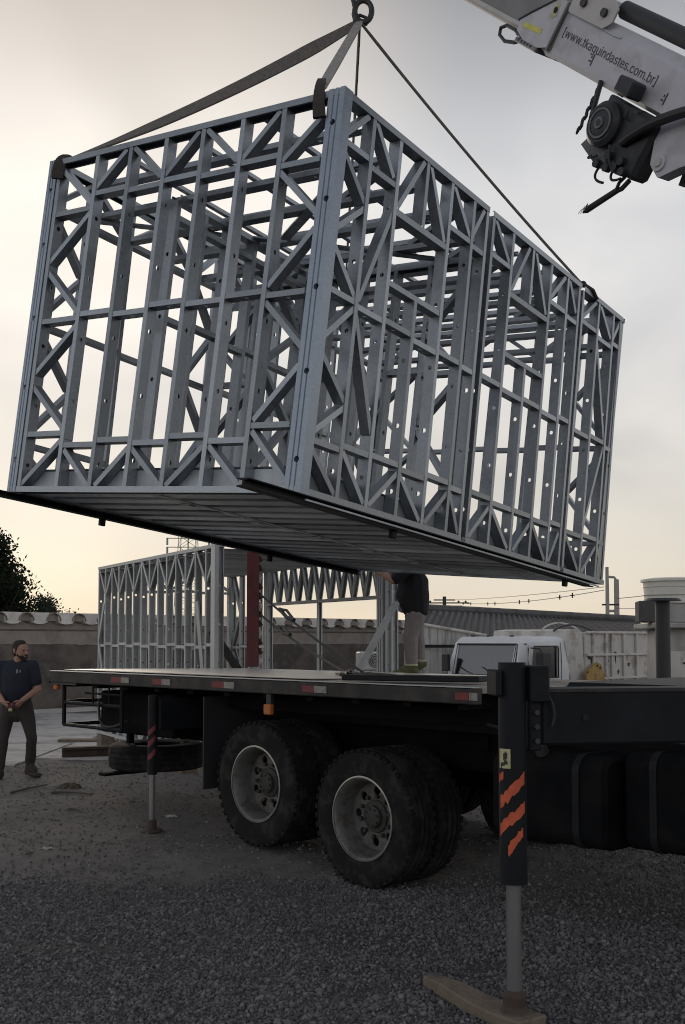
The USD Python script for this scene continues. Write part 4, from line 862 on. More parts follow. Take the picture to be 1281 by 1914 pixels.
# front outrigger: tall jack in the foreground and its beam
jx, jy = .842, 5.60; jl = tl((jx, jy, 0)); jg = float(gh(jx, jy)); of = xf('outrigger', trk)
obj('jack_tube', cyl((jl[0], jl[1], .555), (jl[0], jl[1], 1.635), .0685, 36), M['truck_black'], of, smooth=40)
obj('jack_rim', cyl((jl[0], jl[1], .553), (jl[0], jl[1], .585), .0705, 36), M['truck_black'], of, smooth=40)
obj('jack_rod', cyl((jl[0], jl[1], jg + .06), (jl[0], jl[1], .6), .0375, 32), M['chrome'], of, smooth=40)
m = revolve([(0, 0), (.075, 0), (.08, .015), (.055, .05), (.058, .10), (.042, .125), (0, .125), (0, 0)], 28); m.apply_translation((jl[0], jl[1], jg + .045)); obj('jack_foot', m, M['rust'], of, smooth=35)
fa = math.atan2(*(tl((0, 0, 0)) - jl)[[1, 0]])
for i, (z, hgt, span, da, sl, nm) in enumerate(((.765, .05, 1.1, .2, .10, 0), (.875, .062, 2.0, -.05, .12, 0), (1.01, .062, 1.95, -.05, .13, 0), (1.075, .035, .5, -.95, .02, 0))): tape(jl[0], jl[1], .0685, z, hgt, span, fa + da, sl, M['orange_tape'], of, seed=30 + i, rough=.006)
tape(jl[0], jl[1], .0685, 1.165, .095, .95, fa - .62, .0, M['label'], of, 'warning_sticker')
tape(jl[0], jl[1], .0700, 1.178, .030, .32, fa - .52, .01, M['ink'], of, 'sticker_figure', seed=4, rough=.004); tape(jl[0], jl[1], .0700, 1.14, .016, .55, fa - .62, .02, M['ink'], of, 'sticker_figure', seed=6, rough=.004)
ML = np.linalg.inv(TM)
def wobj(name, m, mat, par, **k): m = m.copy(); m.apply_transform(ML); obj(name, m, mat, par, **k)
bd = np.array([.985, .17, 0]); bd /= np.linalg.norm(bd); bn = np.array([-bd[1], bd[0], 0])
Bm = frame([jx, jy, 0], bd, bn, [0, 0, 1])
def bobj(name, lo, hi, mat, c=.008):
    m = bbox(lo, hi, c); m.apply_transform(Bm); wobj(name, m, mat, of)
bobj('head_cap', (-.10, -.06, 1.47), (-.068, .10, 1.60), M['truck_black']); bobj('head_cap', (.071, -.08, 1.44), (.17, .10, 1.62), M['truck_black'])
bobj('flange_plate', (.075, -.05, 1.20), (.135, .10, 1.51), M['truck_black'])
for z in (1.25, 1.32, 1.39, 1.46):
    m = cyl((.105, -.075, z), (.105, -.045, z), .014, 6); m.apply_transform(Bm); wobj('flange_bolt', m, M['hub'], of)
bobj('outrigger_beam', (.14, -.03, 1.225), (2.3, .16, 1.495), M['truck_black'], .012)
bobj('beam_lip', (.16, -.036, 1.485), (2.3, .17, 1.505), M['rail'], .003)
m = cyl((.37, -.036, 1.36), (.37, -.02, 1.36), .016, 10); m.apply_transform(Bm); wobj('beam_pin', m, M['shadowhole'], of)
m = tube(bez([(.16, -.045, 1.49), (.22, -.06, 1.40), (.19, -.05, 1.32)], 10), .008, 6); m.apply_transform(Bm); wobj('hydraulic_hose', m, M['hose'], of)
# timber packing under the front foot
tp_ = gpt(800, 1842); tb = np.array([jx + .05, jy - .12, 0]); dv = tb - tp_; dv[2] = 0; Lp = np.linalg.norm(dv) + .03; dv /= np.linalg.norm(dv); nv = np.array([-dv[1], dv[0], 0])
pk = bbox((0, -.085, -.02), (Lp, .085, .045), .008).subdivide().subdivide(); v = pk.vertices; v[:] = v + (meshkit.noise(v * 22, 2)[:, None] - .5) * .012; v[:, 2] += .006 * np.sin(v[:, 0] * 9); v[:, 1] *= np.clip(.42 + v[:, 0] * 1.6, .42, 1.0)
pk.apply_transform(frame(tp_ + [0, 0, .012], dv, nv, [0, 0, 1])); obj('timber_plank', pk, M['timber'], label='rough weathered timber plank under the foot of the front outrigger', category='plank')
# loose things on the deck
def dk(x, y): return T0 + TU * x + TI * y + np.array([0, 0, DZ])
def at_h(x, y, h):
    u, v = (x - CX) / FOC, (CY - y) / FOC; c, s = math.cos(PITCH), math.sin(PITCH); d = np.array([u, c - v * s, s + v * c]); return np.array([0, 0, EYE]) + d * ((h - EYE) / d[2])
bb = [at_h(650, 1268, DZ + .03), at_h(905, 1272, DZ + .03)]
dvv = bb[1] - bb[0]; Lb = np.linalg.norm(dvv); dvv /= Lb
m = bbox((0, -.12, -.012), (Lb, .12, .03), .008); m.apply_transform(frame(bb[0], dvv, np.cross([0, 0, 1], dvv), [0, 0, 1])); obj('loose_board', m, M['black_beam'], label='long dark board lying across the deck in front of the man', category='board')
pts = [at_h(x, y, DZ + .02) for x, y in ((630, 1258), (650, 1262), (668, 1259), (655, 1256), (638, 1261), (690, 1263), (760, 1266))]
obj('strap_pile', tube(np.array([np.array(p) + [0, 0, .015 * (i % 2)] for i, p in enumerate(pts)]), .018, 6), M['hose'], label='small coil of dark strap on the deck at the foot of the stay ropes', category='strap')

# red notched post at the far tail corner and two stay ropes from it
rpp = at(475, 1195, 13.6); rz = DZ
rd = xf('notched_post', M=place([rpp[0], rpp[1], rz]), label='dark red steel post with a toothed edge standing at the far corner of the deck', category='post')
obj('post_body', bbox((-.085, -.06, .0), (.06, .06, 1.62), .008), M['red_post'], rd)
for i in range(14):
    z = .03 + i * .112
    m = extr(Polygon([(0, 0), (.04, .012), (.048, .03), (.015, .08), (0, .085)]), .05); m.apply_transform(frame((.059, .025, z), (1, 0, 0), (0, 0, 1), (0, -1, 0)))
    obj('tooth', m, M['steel_far'] if i % 3 == 0 else M['rust'], rd)
def stay(a, b, hook_f, label):
    s = xf('stay_rope', label=label, category='rope'); a, b = np.array(a), np.array(b)
    obj('rope', wire(a, b, .03, .013, 12), M['wire'], s)
    c0, c1 = a + (b - a) * hook_f, a + (b - a) * (hook_f + .16); dd = (c1 - c0); up_ = np.array([0, 0, .045])
    obj('tensioner', cat(tube([c0, (c0 + c1) / 2 + up_, c1], .016, 6), tube([c0, (c0 + c1) / 2 - up_ * .7, c1], .022, 6)), M['hose'], s)
stay(at(488, 1112, 13.4), at_h(679, 1257, DZ + .02), .22, 'upper dark stay rope slanting down right from the red post to the deck')
stay(at(488, 1150, 13.4), at_h(650, 1259, DZ + .02), .24, 'lower dark stay rope slanting down right from the red post to the deck')
a, b = at(398, 1180, 14.2), at(446, 1252, 13.9); t_ = b - a; L_ = np.linalg.norm(t_); t_ /= L_; y_ = np.cross(t_, [0, 1, 0]); y_ /= np.linalg.norm(y_)
obj('leaning_channel', orient(channel(L_ * 1.0, .10, .05), a, t_, y_, np.cross(t_, y_)), M['rail'], label='short dark steel channel leaning left of the red post', category='steel channel')
a, b = at(740, 1128, 13.4), at(668, 1258, 13.0); t_ = b - a; L_ = np.linalg.norm(t_); t_ /= L_; y_ = np.cross(t_, [0, 1, 0]); y_ /= np.linalg.norm(y_)
obj('leaning_channel', orient(channel(L_ * 1.15, .085, .05, [1.0]), a, t_, y_, np.cross(t_, y_)), M['steel_far'], label='pale steel channel leaning diagonally against the studs left of the man', category='steel channel')
ac = at(701, 1252, 17.5); a_ = xf('air_conditioner', M=place([ac[0], ac[1], ac[2]], .25), label='small off-white air conditioner unit with round fan grille behind the leaning channel', category='air conditioner')
obj('case', bbox((-.28, -.12, .0), (.2, .12, .28), .02), M['ac'], a_)
for r in (.10, .075, .05, .025): obj('fan_ring', tube(np.stack([np.cos(np.linspace(0, 6.2832, 20)) * r - .03, np.full(20, -.125), np.sin(np.linspace(0, 6.2832, 20)) * r + .14], 1), .006, 5), M['darkplastic'], a_)
obj('stand', box((-.26, -.1, -1.25), (.18, .1, -.01)), M['shed_wall'], a_)

# steel beam on the ground under the tail, small blocks
ba, bb_ = gpt(117, 1420) , gpt(300, 1413); dv = bb_ - ba; dv[2] = 0; Lb = np.linalg.norm(dv); dv /= Lb; nv = np.array([-dv[1], dv[0], 0])
sec = Polygon([(0, 0), (.16, 0), (.16, .03), (.095, .04), (.095, .13), (.16, .14), (.16, .17), (0, .17), (0, .14), (.065, .13), (.065, .04), (0, .03)])
m = extr(sec, Lb); m.apply_transform(frame(ba, nv, [0, 0, 1], dv)); 
if m.volume < 0: m.invert()
obj('steel_beam', m, M['rust'], label='rusty steel beam lying on the ground behind the tail of the truck', category='beam')
for i, (x, y, w_) in enumerate(((160, 1389, .5),)):
    p = gpt(x, y); obj('timber_block', bbox(p + [-.45, -.12, -.01], p + [.55, .12, .07], .012), M['timber'], label='flat timber block on the slab beyond the rusty beam', category='timber block')

# ------------------------------------------------------------------ crane boom (local x down along the boom, y up, z towards the viewer side)
bx_ = np.array([.424, -.630, -.650]); bx_ /= np.linalg.norm(bx_); by_ = np.array([.364, -.54, .76]); by_ = by_ - bx_ * (by_ @ bx_); by_ /= np.linalg.norm(by_); bz_ = np.cross(bx_, by_)
B0 = np.array([1.96598, 7.0, 5.13804])
bm = xf('crane_boom', M=frame(B0, bx_, by_, bz_), label='grey telescopic crane boom with website lettering crossing the top right sky', category='crane boom')
def bo(name, m, mat, **k): obj(name, m, mat, bm, **k)
H_ = .335
sec = Polygon([(0, .0), (0, .26), (-.05, H_), (-.27, H_), (-.32, .26), (-.32, 0), (-.25, -.03), (-.07, -.03)])     # (z, y)
def sect(poly, x0, x1): 
    m = extr(poly, x1 - x0); m.apply_transform(frame((x0, 0, 0), (0, 0, 1), (0, 1, 0), (1, 0, 0))); 
    if m.volume < 0: m.invert()
    return m
from shapely import affinity
bo('outer_section', sect(sec, -1.18, 2.6), M['boom'])
bo('bottom_rail', sect(Polygon([(.004, -.028), (.004, .0), (-.06, -.001), (-.06, -.034)]), -1.2, -.34), M['boom_pale'])
bo('inner_section', sect(affinity.translate(affinity.scale(sec, .84, .80, origin=(-.16, .14)), 0, .01), -3.2, -1.181), M['boom_inner'])
bo('inner_section', sect(affinity.translate(affinity.scale(sec, .70, .62, origin=(-.16, .14)), 0, .015), -4.6, -3.21), M['boom_inner'])
bo('inner_lip', sect(Polygon([(-.015, .03), (-.005, .05), (-.02, .075), (-.04, .05)]), -3.2, -1.42), M['boom_pale'])
bo('inner_lip', sect(Polygon([(-.018, .235), (-.008, .25), (-.024, .27), (-.04, .25)]), -3.2, -1.42), M['boom_pale'])
bo('collar', sect(affinity.scale(sec, 1.05, 1.06, origin=(-.16, .14)), -1.62, -1.17), M['boom_inner'])
bo('collar_plate', extr(Polygon([(-1.60, .02), (-1.62, .10), (-1.52, .16), (-1.28, .325), (-1.17, .335), (-1.19, .02), (-1.3, -.015), (-1.5, -.015)]), .012, frame((0, 0, .010), (1, 0, 0), (0, 1, 0), (0, 0, 1))), M['boom'])
bo('collar_edge', tube([(-1.63, .09, .022), (-1.53, .165, .024), (-1.28, .335, .024)], .008, 6), M['darkplastic'])
bo('collar_edge', tube([(-1.175, .33, .018), (-1.195, .0, .018)], .012, 6), M['boom_inner'])
bo('warning_sticker', extr(Polygon([(-1.56, .06), (-1.55, .095), (-1.33, .105), (-1.335, .07)]), .002, frame((0, 0, .0225), (1, 0, 0), (0, 1, 0), (0, 0, 1))), M['yellow'])
bo('plate_slot', extr(Polygon([(-1.31, .20), (-1.31, .27), (-1.285, .295), (-1.255, .295), (-1.245, .22), (-1.28, .19)]), .002, frame((0, 0, .0225), (1, 0, 0), (0, 1, 0), (0, 0, 1))), M['label'])
bo('plate_hole', cyl((-1.275, .25, .022), (-1.275, .25, .026), .022, 12), M['shadowhole'])
for q in (-1.53, -1.49, -1.45, -1.41, -1.37): bo('collar_bolt', cyl((q, -.028, .012), (q, -.028, .03), .012, 6), M['hub'])
bo('collar_foot', bbox((-1.58, -.05, -.2), (-1.3, -.015, .03), .008), M['boom_inner'])
lp = np.array([(-1.52, -.02), (-1.60, -.06), (-1.72, -.085), (-1.81, -.065), (-1.83, -.02), (-1.77, .015), (-1.66, .015), (-1.56, .0)])
lpts = np.array([(p[0], p[1], .0) for p in np.vstack([lp, lp[:1]])])
bo('pull_ring', tube(np.vstack([lpts[:-1], lpts[:1]]), .014, 8), M['hook'])
txt = meshkit.text_mesh('[www.tkaguindastes.com.br]', .058, .0015); ex = txt.bounds[1][0] - txt.bounds[0][0]; txt.apply_scale([1.06 / ex, 1, 1]); txt.apply_transform(frame((-1.13, .125, .0005), (1, -.004, 0), (.004, 1, 0), (0, 0, 1)))
bo('lettering', txt, M['dark_ink'])
for q, yq in ((-.72, .045), (.08, .045)):
    bo('small_marking', cat(box((q, yq, .0005), (q + .012, yq + .075, .002)), box((q - .03, yq + .02, .0005), (q - .006, yq + .03, .002)), box((q - .02, yq + .045, .0005), (q - .008, yq + .06, .002))), M['dark_ink'])
bo('lift_cylinder', cyl((-.72, .43, -.08), (2.6, .43, -.08), .058, 24), M['darkplastic'], smooth=40)
bo('cylinder_rod', cyl((-1.6, .43, -.08), (-.70, .43, -.08), .03, 16), M['chrome'], smooth=40)
pp = Polygon([(-1.13, .30), (-1.12, .40), (-.74, .43), (-.70, .405), (-.70, .34), (-.75, .30)]).buffer(.025)
bo('cylinder_bracket', extr(pp, .015, frame((0, 0, .004), (1, 0, 0), (0, 1, 0), (0, 0, 1))), M['boom_pale'])
for q in (-1.02, -.78): bo('bracket_pin', cyl((q, .365, .015), (q, .365, .04), .028, 16), M['hook'])
bo('weld_ridge', tube(bez([(-.80, .285, -.002), (-.65, .262, .004), (-.55, .275, -.001)], 8), .006, 5), M['boom'])
# winch motor slung beneath
wq = lambda n_, m, mt, **k: obj(n_, m, mt, wn, **k)
wn = xf('winch', bm)
wq('motor_box', bbox((-.24, -.005, .02), (-.08, .10, .15), .012), M['machine'])
wq('mount_plate', bbox((-.35, -.14, -.02), (-.02, -.035, .05), .012), M['machine'])
wq('housing', bbox((-.15, -.42, -.12), (.19, -.04, .05), .03), M['machine'])
wq('housing', bbox((-.30, -.36, -.10), (-.14, -.10, .03), .03), M['machine_grey'])
m = revolve([(0, 0), (.125, 0), (.145, .012), (.148, .05), (.12, .075), (.10, .07), (.07, .08), (.03, .082), (.02, .095), (0, .095), (0, 0)], 36); m.apply_transform(frame((-.255, -.215, .03), (1, 0, 0), (0, 1, 0), (0, 0, 1))); wq('pulley', m, M['machine'], smooth=30)
m = revolve([(.085, 0), (.098, .0), (.098, .008), (.085, .008), (.085, 0)], 32); m.apply_transform(frame((-.255, -.215, .103), (1, 0, 0), (0, 1, 0), (0, 0, 1))); wq('pulley_ring', m, M['machine_grey'])
m = revolve([(.0, 0), (.038, .0), (.038, .012), (.0, .012)], 20); m.apply_transform(frame((-.255, -.215, .11), (1, 0, 0), (0, 1, 0), (0, 0, 1))); wq('pulley_hub', m, M['machine_grey'])
m = extr(Polygon([(-.43, -.40), (-.37, -.30), (-.14, -.30), (-.10, -.42), (-.18, -.47)]), .03, frame((0, 0, -.01), (1, 0, 0), (0, 1, 0), (0, 0, 1))); wq('side_plate', m, M['machine_grey'])
for i in range(9):
    q = np.array([-.52 + .012 * (i % 2), -.04 - .034 * i, .02]); wq('chain_link', tube([q, q + [.02, -.02, .01], q + [.004, -.045, 0], q + [-.016, -.02, -.01], q], .008, 5), M['machine'])
wq('chain_guide', tube([(-.52, .0, .02), (-.44, -.22, .03), (-.40, -.30, .03)], .018, 6), M['machine'])
wq('rope_rod', tube([(.13, -.43, .0), (.10, -.50, .0), (.07, -.52, .0), (-.085, -.725, .02)], [.016, .016, .020, .022], 8), M['machine'])
wq('rope_rod', tube([(.10, -.42, .02), (.085, -.47, .03), (.07, -.52, .01)], .012, 6), M['machine'])
wq('rope_end', tube([(-.085, -.725, .02), (-.11, -.755, .02)], [.022, .006], 7), M['machine'])
for i in range(5): wq('rope_strand', tube(bez([(-.09, -.735, .02), (-.13, -.72 + .02 * i, .03), (-.145 + .02 * i, -.78 + .01 * i, .02)], 7), .0025, 4), M['hose'])
for a_ in (((-.12, -.42, .05), (-.16, -.56, .07), (-.02, -.52, .06)), ((-.2, -.40, .05), (-.3, -.47, .06), (-.26, -.42, .04)), ((0, -.42, .05), (.02, -.52, .07), (.1, -.44, .05)), ((-.10, -.30, .08), (.0, -.45, .1), (.08, -.42, .06))): wq('hydraulic_hose', tube(bez(a_, 10), .009, 6), M['hose'])
for q in ((-.08, -.36), (.02, -.40), (-.15, -.44), (.10, -.40), (-.05, -.43), (.05, -.35)): wq('valve', cyl((q[0], q[1], .04), (q[0], q[1], .085), .028, 10), M['machine'])
bo('feed_hose', tube(bez([(-.02, -.25, .06), (.12, -.12, .12), (.28, .06, .10), (.75, .28, .06)], 18), .034, 10), M['hose'])
# pinned end of the lower arm
ap = Polygon([(.26, -.27), (.36, -.31), (.48, -.20), (.9, .10), (.9, .30), (.42, .05), (.19, -.02), (.20, -.14)]).buffer(.015)
bo('lower_arm', extr(ap, .10, frame((0, 0, -.08), (1, 0, 0), (0, 1, 0), (0, 0, 1))), M['boom'])
bo('arm_boss', cyl((.315, -.245, -.09), (.315, -.245, .032), .055, 24), M['boom'], smooth=40)
bo('arm_pin', cyl((.315, -.245, .03), (.315, -.245, .042), .028, 18), M['boom_pale'], smooth=40)
bo('lower_arm', extr(Polygon([(.42, -.32), (.9, .0), (.9, .1), (.4, -.22)]), .08, frame((0, 0, -.2), (1, 0, 0), (0, 1, 0), (0, 0, 1))), M['machine'])
# ------------------------------------------------------------------ white dump truck parked behind (local x to the right of the picture, y away)
wc = at(967, 1195, 22.0)
ang_ = math.radians(43)
WX, WY = wc[0] + .80 * math.cos(ang_), 22.0 + .80 * math.sin(ang_); WZ = float(gh(WX, WY))
wt = xf('dump_truck', M=place([WX, WY, 0], ang_), label='white truck cab with chipped pale dump body parked behind the flatbed deck', category='truck')
# cab: front faces left and towards the viewer; body runs to the right
def wt_(n_, m, mt, par=None, **k): return obj(n_, m, mt, par or wt, **k)
zt, zb = 1.80, WZ + .55
# cab shell as lofted rounded section
def loft(secs):
    m = trimesh.convex.convex_hull(np.vstack(secs)); return m
cab_lo = [(-.86, y, z) for y in (-.05, 1.75) for z in (zb, 1.12)]
cab_hi = [(-.70, y, 1.68) for y in (.02, 1.68)] + [(-.60, y, zt) for y in (.10, 1.6)] + [(.62, y, zt + .01) for y in (.08, 1.6)] + [(.80, y, 1.73) for y in (-.02, 1.7)] + [(.84, y, z) for y in (-.05, 1.75) for z in (zb, 1.2)]
core = loft([np.array([(p[0] + (.05 if p[0] < 0 else -.03), min(max(p[1], .03), 1.67), p[2] - .02) for p in cab_lo + cab_hi])])
cabM = m3.Manifold(m3.Mesh(np.asarray(loft([np.array(cab_lo + cab_hi)]).vertices, np.float32), np.asarray(loft([np.array(cab_lo + cab_hi)]).faces, np.uint32)))
def cutbox(lo, hi): b = box(lo, hi); return m3.Manifold(m3.Mesh(np.asarray(b.vertices, np.float32), np.asarray(b.faces, np.uint32)))
def cutpoly(pts, y0, y1):   # pts in x, z
    m = extr(Polygon(pts), abs(y1 - y0)); m.apply_transform(frame((0, y1, 0), (1, 0, 0), (0, 0, 1), (0, -1, 0)))
    if m.volume < 0: m.invert()
    return m3.Manifold(m3.Mesh(np.asarray(m.vertices, np.float32), np.asarray(m.faces, np.uint32)))
inner = m3.Manifold(m3.Mesh(np.asarray(core.vertices, np.float32), np.asarray(core.faces, np.uint32))).scale((.96, .93, .97)).translate((.0, .06, .03))
side_win = [(-.46, .98), (-.56, 1.02), (-.46, 1.56), (-.40, 1.61), (.44, 1.61), (.47, 1.57), (.47, .98)]
cabM = cabM - inner - cutpoly(side_win, -.3, .2) - cutbox((-1.2, .12, 1.04), (-.50, 1.58, 1.64))
wt_('cab', cabM, M['white_truck'])
wt_('windscreen', trimesh.convex.convex_hull(np.array([(-.855 + .002, y, 1.03) for y in (.1, 1.6)] + [(-.695, y, 1.645) for y in (.1, 1.6)] + [(-.833, y, 1.03) for y in (.1, 1.6)] + [(-.675, y, 1.645) for y in (.1, 1.6)])), M['windscreen'])
m = extr(Polygon(side_win), .012); m.apply_transform(frame((0, .0, 0), (1, 0, 0), (0, 0, 1), (0, -1, 0))); wt_('side_window', m, M['windscreen'])
# quarter facing the viewer: the windscreen wraps to the side as a pale pane
qp = [(-.84, 1.13), (-.66, 1.62), (-.50, 1.62), (-.56, 1.13)]
ws = [(-.868, .09, 1.03), (-.868, 1.61, 1.03), (-.705, 1.61, 1.65), (-.705, .09, 1.65)]
wt_('windscreen_seal', tube(ws + ws[:2], .022, 6), M['darkplastic'])
for y in (.45, 1.05): wt_('wiper', tube([(-.885, y, 1.04), (-.86, y + .25, 1.12), (-.84, y + .42, 1.2)], .009, 5), M['darkplastic'])
wt_('window_seal', tube([(q[0], -.052, q[1]) for q in side_win + side_win[:2]], .014, 5), M['darkplastic'])
wt_('door_gap', tube([(.56, -.052, .9), (.58, -.052, 1.3), (.55, -.045, 1.68)], .007, 5), M['darkplastic'])
wt_('windscreen_seal', tube([(-.87, .02, 1.12), (-.70, .06, 1.655), (-.50, .0, 1.655)], .014, 6), M['darkplastic'])
wt_('door_pillar', extr(Polygon([(-.55, 1.05), (-.48, 1.60), (-.42, 1.66), (-.36, 1.66), (-.44, 1.05)]), .02, frame((0, -.045, 0), (1, 0, 0), (0, 0, 1), (0, -1, 0))), M['white_truck'])
wt_('mirror', bbox((-.50, -.38, 1.10), (-.20, -.20, 1.50), .03), M['darkplastic']); wt_('mirror_arm', tube([(-.44, -.04, 1.58), (-.40, -.25, 1.56), (-.36, -.28, 1.48)], .016, 6), M['darkplastic'])
wt_('mirror', bbox((-1.02, 1.62, 1.10), (-.92, 1.80, 1.45), .02), M['darkplastic'])
wt_('seat', bbox((.1, .2, .7), (.35, 1.5, 1.45), .06), M['darkplastic']); wt_('dashboard', bbox((-.75, .1, .8), (-.45, 1.6, 1.10), .05), M['darkplastic'])
for q in (.3, .9, 1.3): wt_('roof_lamp', bbox((-.58, q, zt), (-.50, q + .08, zt + .03), .01), M['darkplastic'])
for sx in (-.3, 2.6):
    for y in (.0, 1.6):
        m = tyre_m.copy(); m.apply_scale(.86); m.apply_transform(frame((sx, y, WZ + .45), (1, 0, 0), (0, 0, -1), (0, 1, 0))); wt_('tyre', m, M['rubber'], smooth=40)
wt_('chassis', bbox((-.5, .5, WZ + .5), (3.6, 1.2, WZ + .75), .02), M['truck_under'])
# dump body with headboard and ribs
hb = Polygon([(.92, .75), (.70, 1.70), (.76, 1.93), (1.12, 1.96), (1.30, 1.85), (1.40, .75)])
wt_('headboard', extr(hb, 1.9, frame((0, 1.85, 0), (1, 0, 0), (0, 0, 1), (0, -1, 0))), M['dump'])
wt_('headboard_gap', box((.845, -.02, .8), (.93, -.048, 1.45)), M['shadowhole'])
wt_('body_side', bbox((1.38, -.06, .60), (4.2, 1.8, 1.90), .02), M['dump'])
for x, w_ in ((1.62, .05), (2.08, .06), (2.30, .04), (2.75, .06), (3.25, .06)): wt_('body_rib', bbox((x, -.115, .62), (x + w_, -.061, 1.88), .008), M['dump'])
for z in (1.87, 1.40, .9): wt_('body_rail', bbox((1.40, -.12, z), (4.2, -.062, z + .05), .008), M['dump'])
wt_('tarpaulin_bow', tube(bez([(.66, .2, 1.92), (1.0, .2, 2.1), (1.6, .2, 2.1), (2.1, .2, 1.9)], 16), .022, 6), M['darkplastic']); wt_('tarpaulin_bow', tube(bez([(.60, .5, 1.9), (.9, .5, 2.16), (1.6, .5, 2.16), (2.05, .5, 1.9)], 16), .018, 6), M['dump'])
for x, z, a, b in ((1.52, 1.36, .06, .03), (1.60, 1.30, .02, .06), (1.72, 1.40, .03, .02), (1.56, 1.12, .02, .02), (2.48, 1.46, .05, .02), (2.50, 1.36, .015, .10), (2.2, 1.3, .03, .06), (2.6, 1.05, .03, .05), (3.0, 1.2, .05, .03)):
    k = 12; aa = np.linspace(0, 2 * np.pi, k, endpoint=False); rr = 1 + .45 * rng.normal(size=k) * .6
    m = extr(Polygon(np.stack([x + np.cos(aa) * a * rr, z + np.sin(aa) * b * rr], 1)).buffer(.001), .003); m.apply_transform(frame((0, -.0635, 0), (1, 0, 0), (0, 0, 1), (0, -1, 0)))
    wt_('rust_patch', m, M['dumprust'])
m = extr(Polygon([(1.18, .8), (1.22, 1.08), (1.62, 1.27), (1.75, 1.22), (1.92, .8)]), .05); m.apply_transform(frame((0, -.16, 0), (1, 0, 0), (0, 0, 1), (0, -1, 0))); wt_('ochre_gusset', m, M['ochre'])
for x, z in ((1.24, 1.07), (1.6, 1.2), (1.7, 1.16)): wt_('rust_patch', cyl((x, -.225, z), (x, -.211, z), .025, 8), M['dumprust'])

# ------------------------------------------------------------------ grey block building, dark pipe and water tank at the right edge
gb_ = at(1275, 1285, 19.0)
bl = xf('block_building', M=place([gb_[0], 19.0, 0], -.12), label='grey patched block building cut by the right photo edge under the water tank', category='building')
obj('wall', bbox((-.28, 0, -1.0), (2.4, 2.0, 1.93), .02), M['greywall'], bl); obj('lower_wall', bbox((-.34, -.12, -1.0), (2.4, -.003, 1.55), .02), M['dump'], bl)
obj('roof_slab', bbox((-.50, -.2, 1.935), (2.5, 2.1, 2.03), .02), M['greywall'], bl)
obj('ledge', bbox((-.70, -.1, 2.035), (-.2, .4, 2.40), .02), M['fibre_roof'], bl)
for x, z, a, b in ((-.2, .98, .03, .05), (.02, 1.35, .02, .02), (-.22, 1.30, .015, .015), (.05, .85, .03, .02)): obj('stain', cyl((x, -.125, z), (x, -.119, z), a, 9), M['dumprust'], bl)
dp = at(1241, 1285, 17.9)
pp_ = xf('vent_pipe', M=place([dp[0], 17.9, 0]), label='thick dark vertical pipe with flared cap in front of the block building', category='pipe')
obj('pipe', cyl((0, 0, -.8), (0, 0, 2.36), .115, 20), M['darkplastic'], pp_, smooth=40); obj('pipe_cap', cyl((0, 0, 2.36), (0, 0, 2.40), .30, 20, .26), M['darkplastic'], pp_)
0 and obj('pipe_bracket', tube([(-.3, -.05, 1.55), (.0, -.14, 1.58), (.2, -.1, 1.6)], .03, 6), M['darkplastic'], pp_)
wk = at(1282, 1117, 18.9)
tk = xf('water_tank', M=place([wk[0] - .02, 19.5, 2.36]), label='cream round ribbed water tank on top at the right edge', category='water tank')
m = revolve([(0, 0), (.48, 0), (.50, .02), (.50, .14), (.51, .15), (.50, .16), (.51, .28), (.52, .29), (.51, .30), (.52, .38), (.56, .385), (.56, .425), (.40, .45), (0, .47), (0, 0)], 40); obj('tank_body', m, M['tankwhite'], tk, smooth=35)
for z in (.15, .29): obj('tank_band', revolve([(.505, z - .008), (.517, z - .006), (.517, z + .006), (.505, z + .008), (.505, z - .008)], 40), M['greywall'], tk)
obj('tank_stand', bbox((-.45, -.45, -.32), (.5, .45, -.003), .01), M['greywall'], tk)

# ------------------------------------------------------------------ people
def sph(p, r):
    s = trimesh.creation.icosphere(1, 1.0).vertices
    return np.asarray(p, float) + s * np.asarray(r, float)
def hull(*ps):
    m = trimesh.convex.convex_hull(np.vstack(ps)); return m3.Manifold(m3.Mesh(np.asarray(m.vertices, np.float32), np.asarray(m.faces, np.uint32)))
def chain(pts, rs): return [hull(sph(pts[i], rs[i]), sph(pts[i + 1], rs[i + 1])) for i in range(len(pts) - 1)]
def union(parts, edge=.02, it=8):
    m = parts[0]
    for p in parts[1:]: m = m + p
    m = m.refine_to_length(edge).to_mesh(); t = trimesh.Trimesh(m.vert_properties[:, :3], m.tri_verts, process=True)
    return trimesh.smoothing.filter_taubin(t, .5, .53, it)
def wrinkle(m, a, s, seed):
    n_ = m.vertex_normals; m.vertices += n_ * ((meshkit.fbm(m.vertices * [s, s, s * .6], 3, seed) - .5) * 2 * a)[:, None]; return m
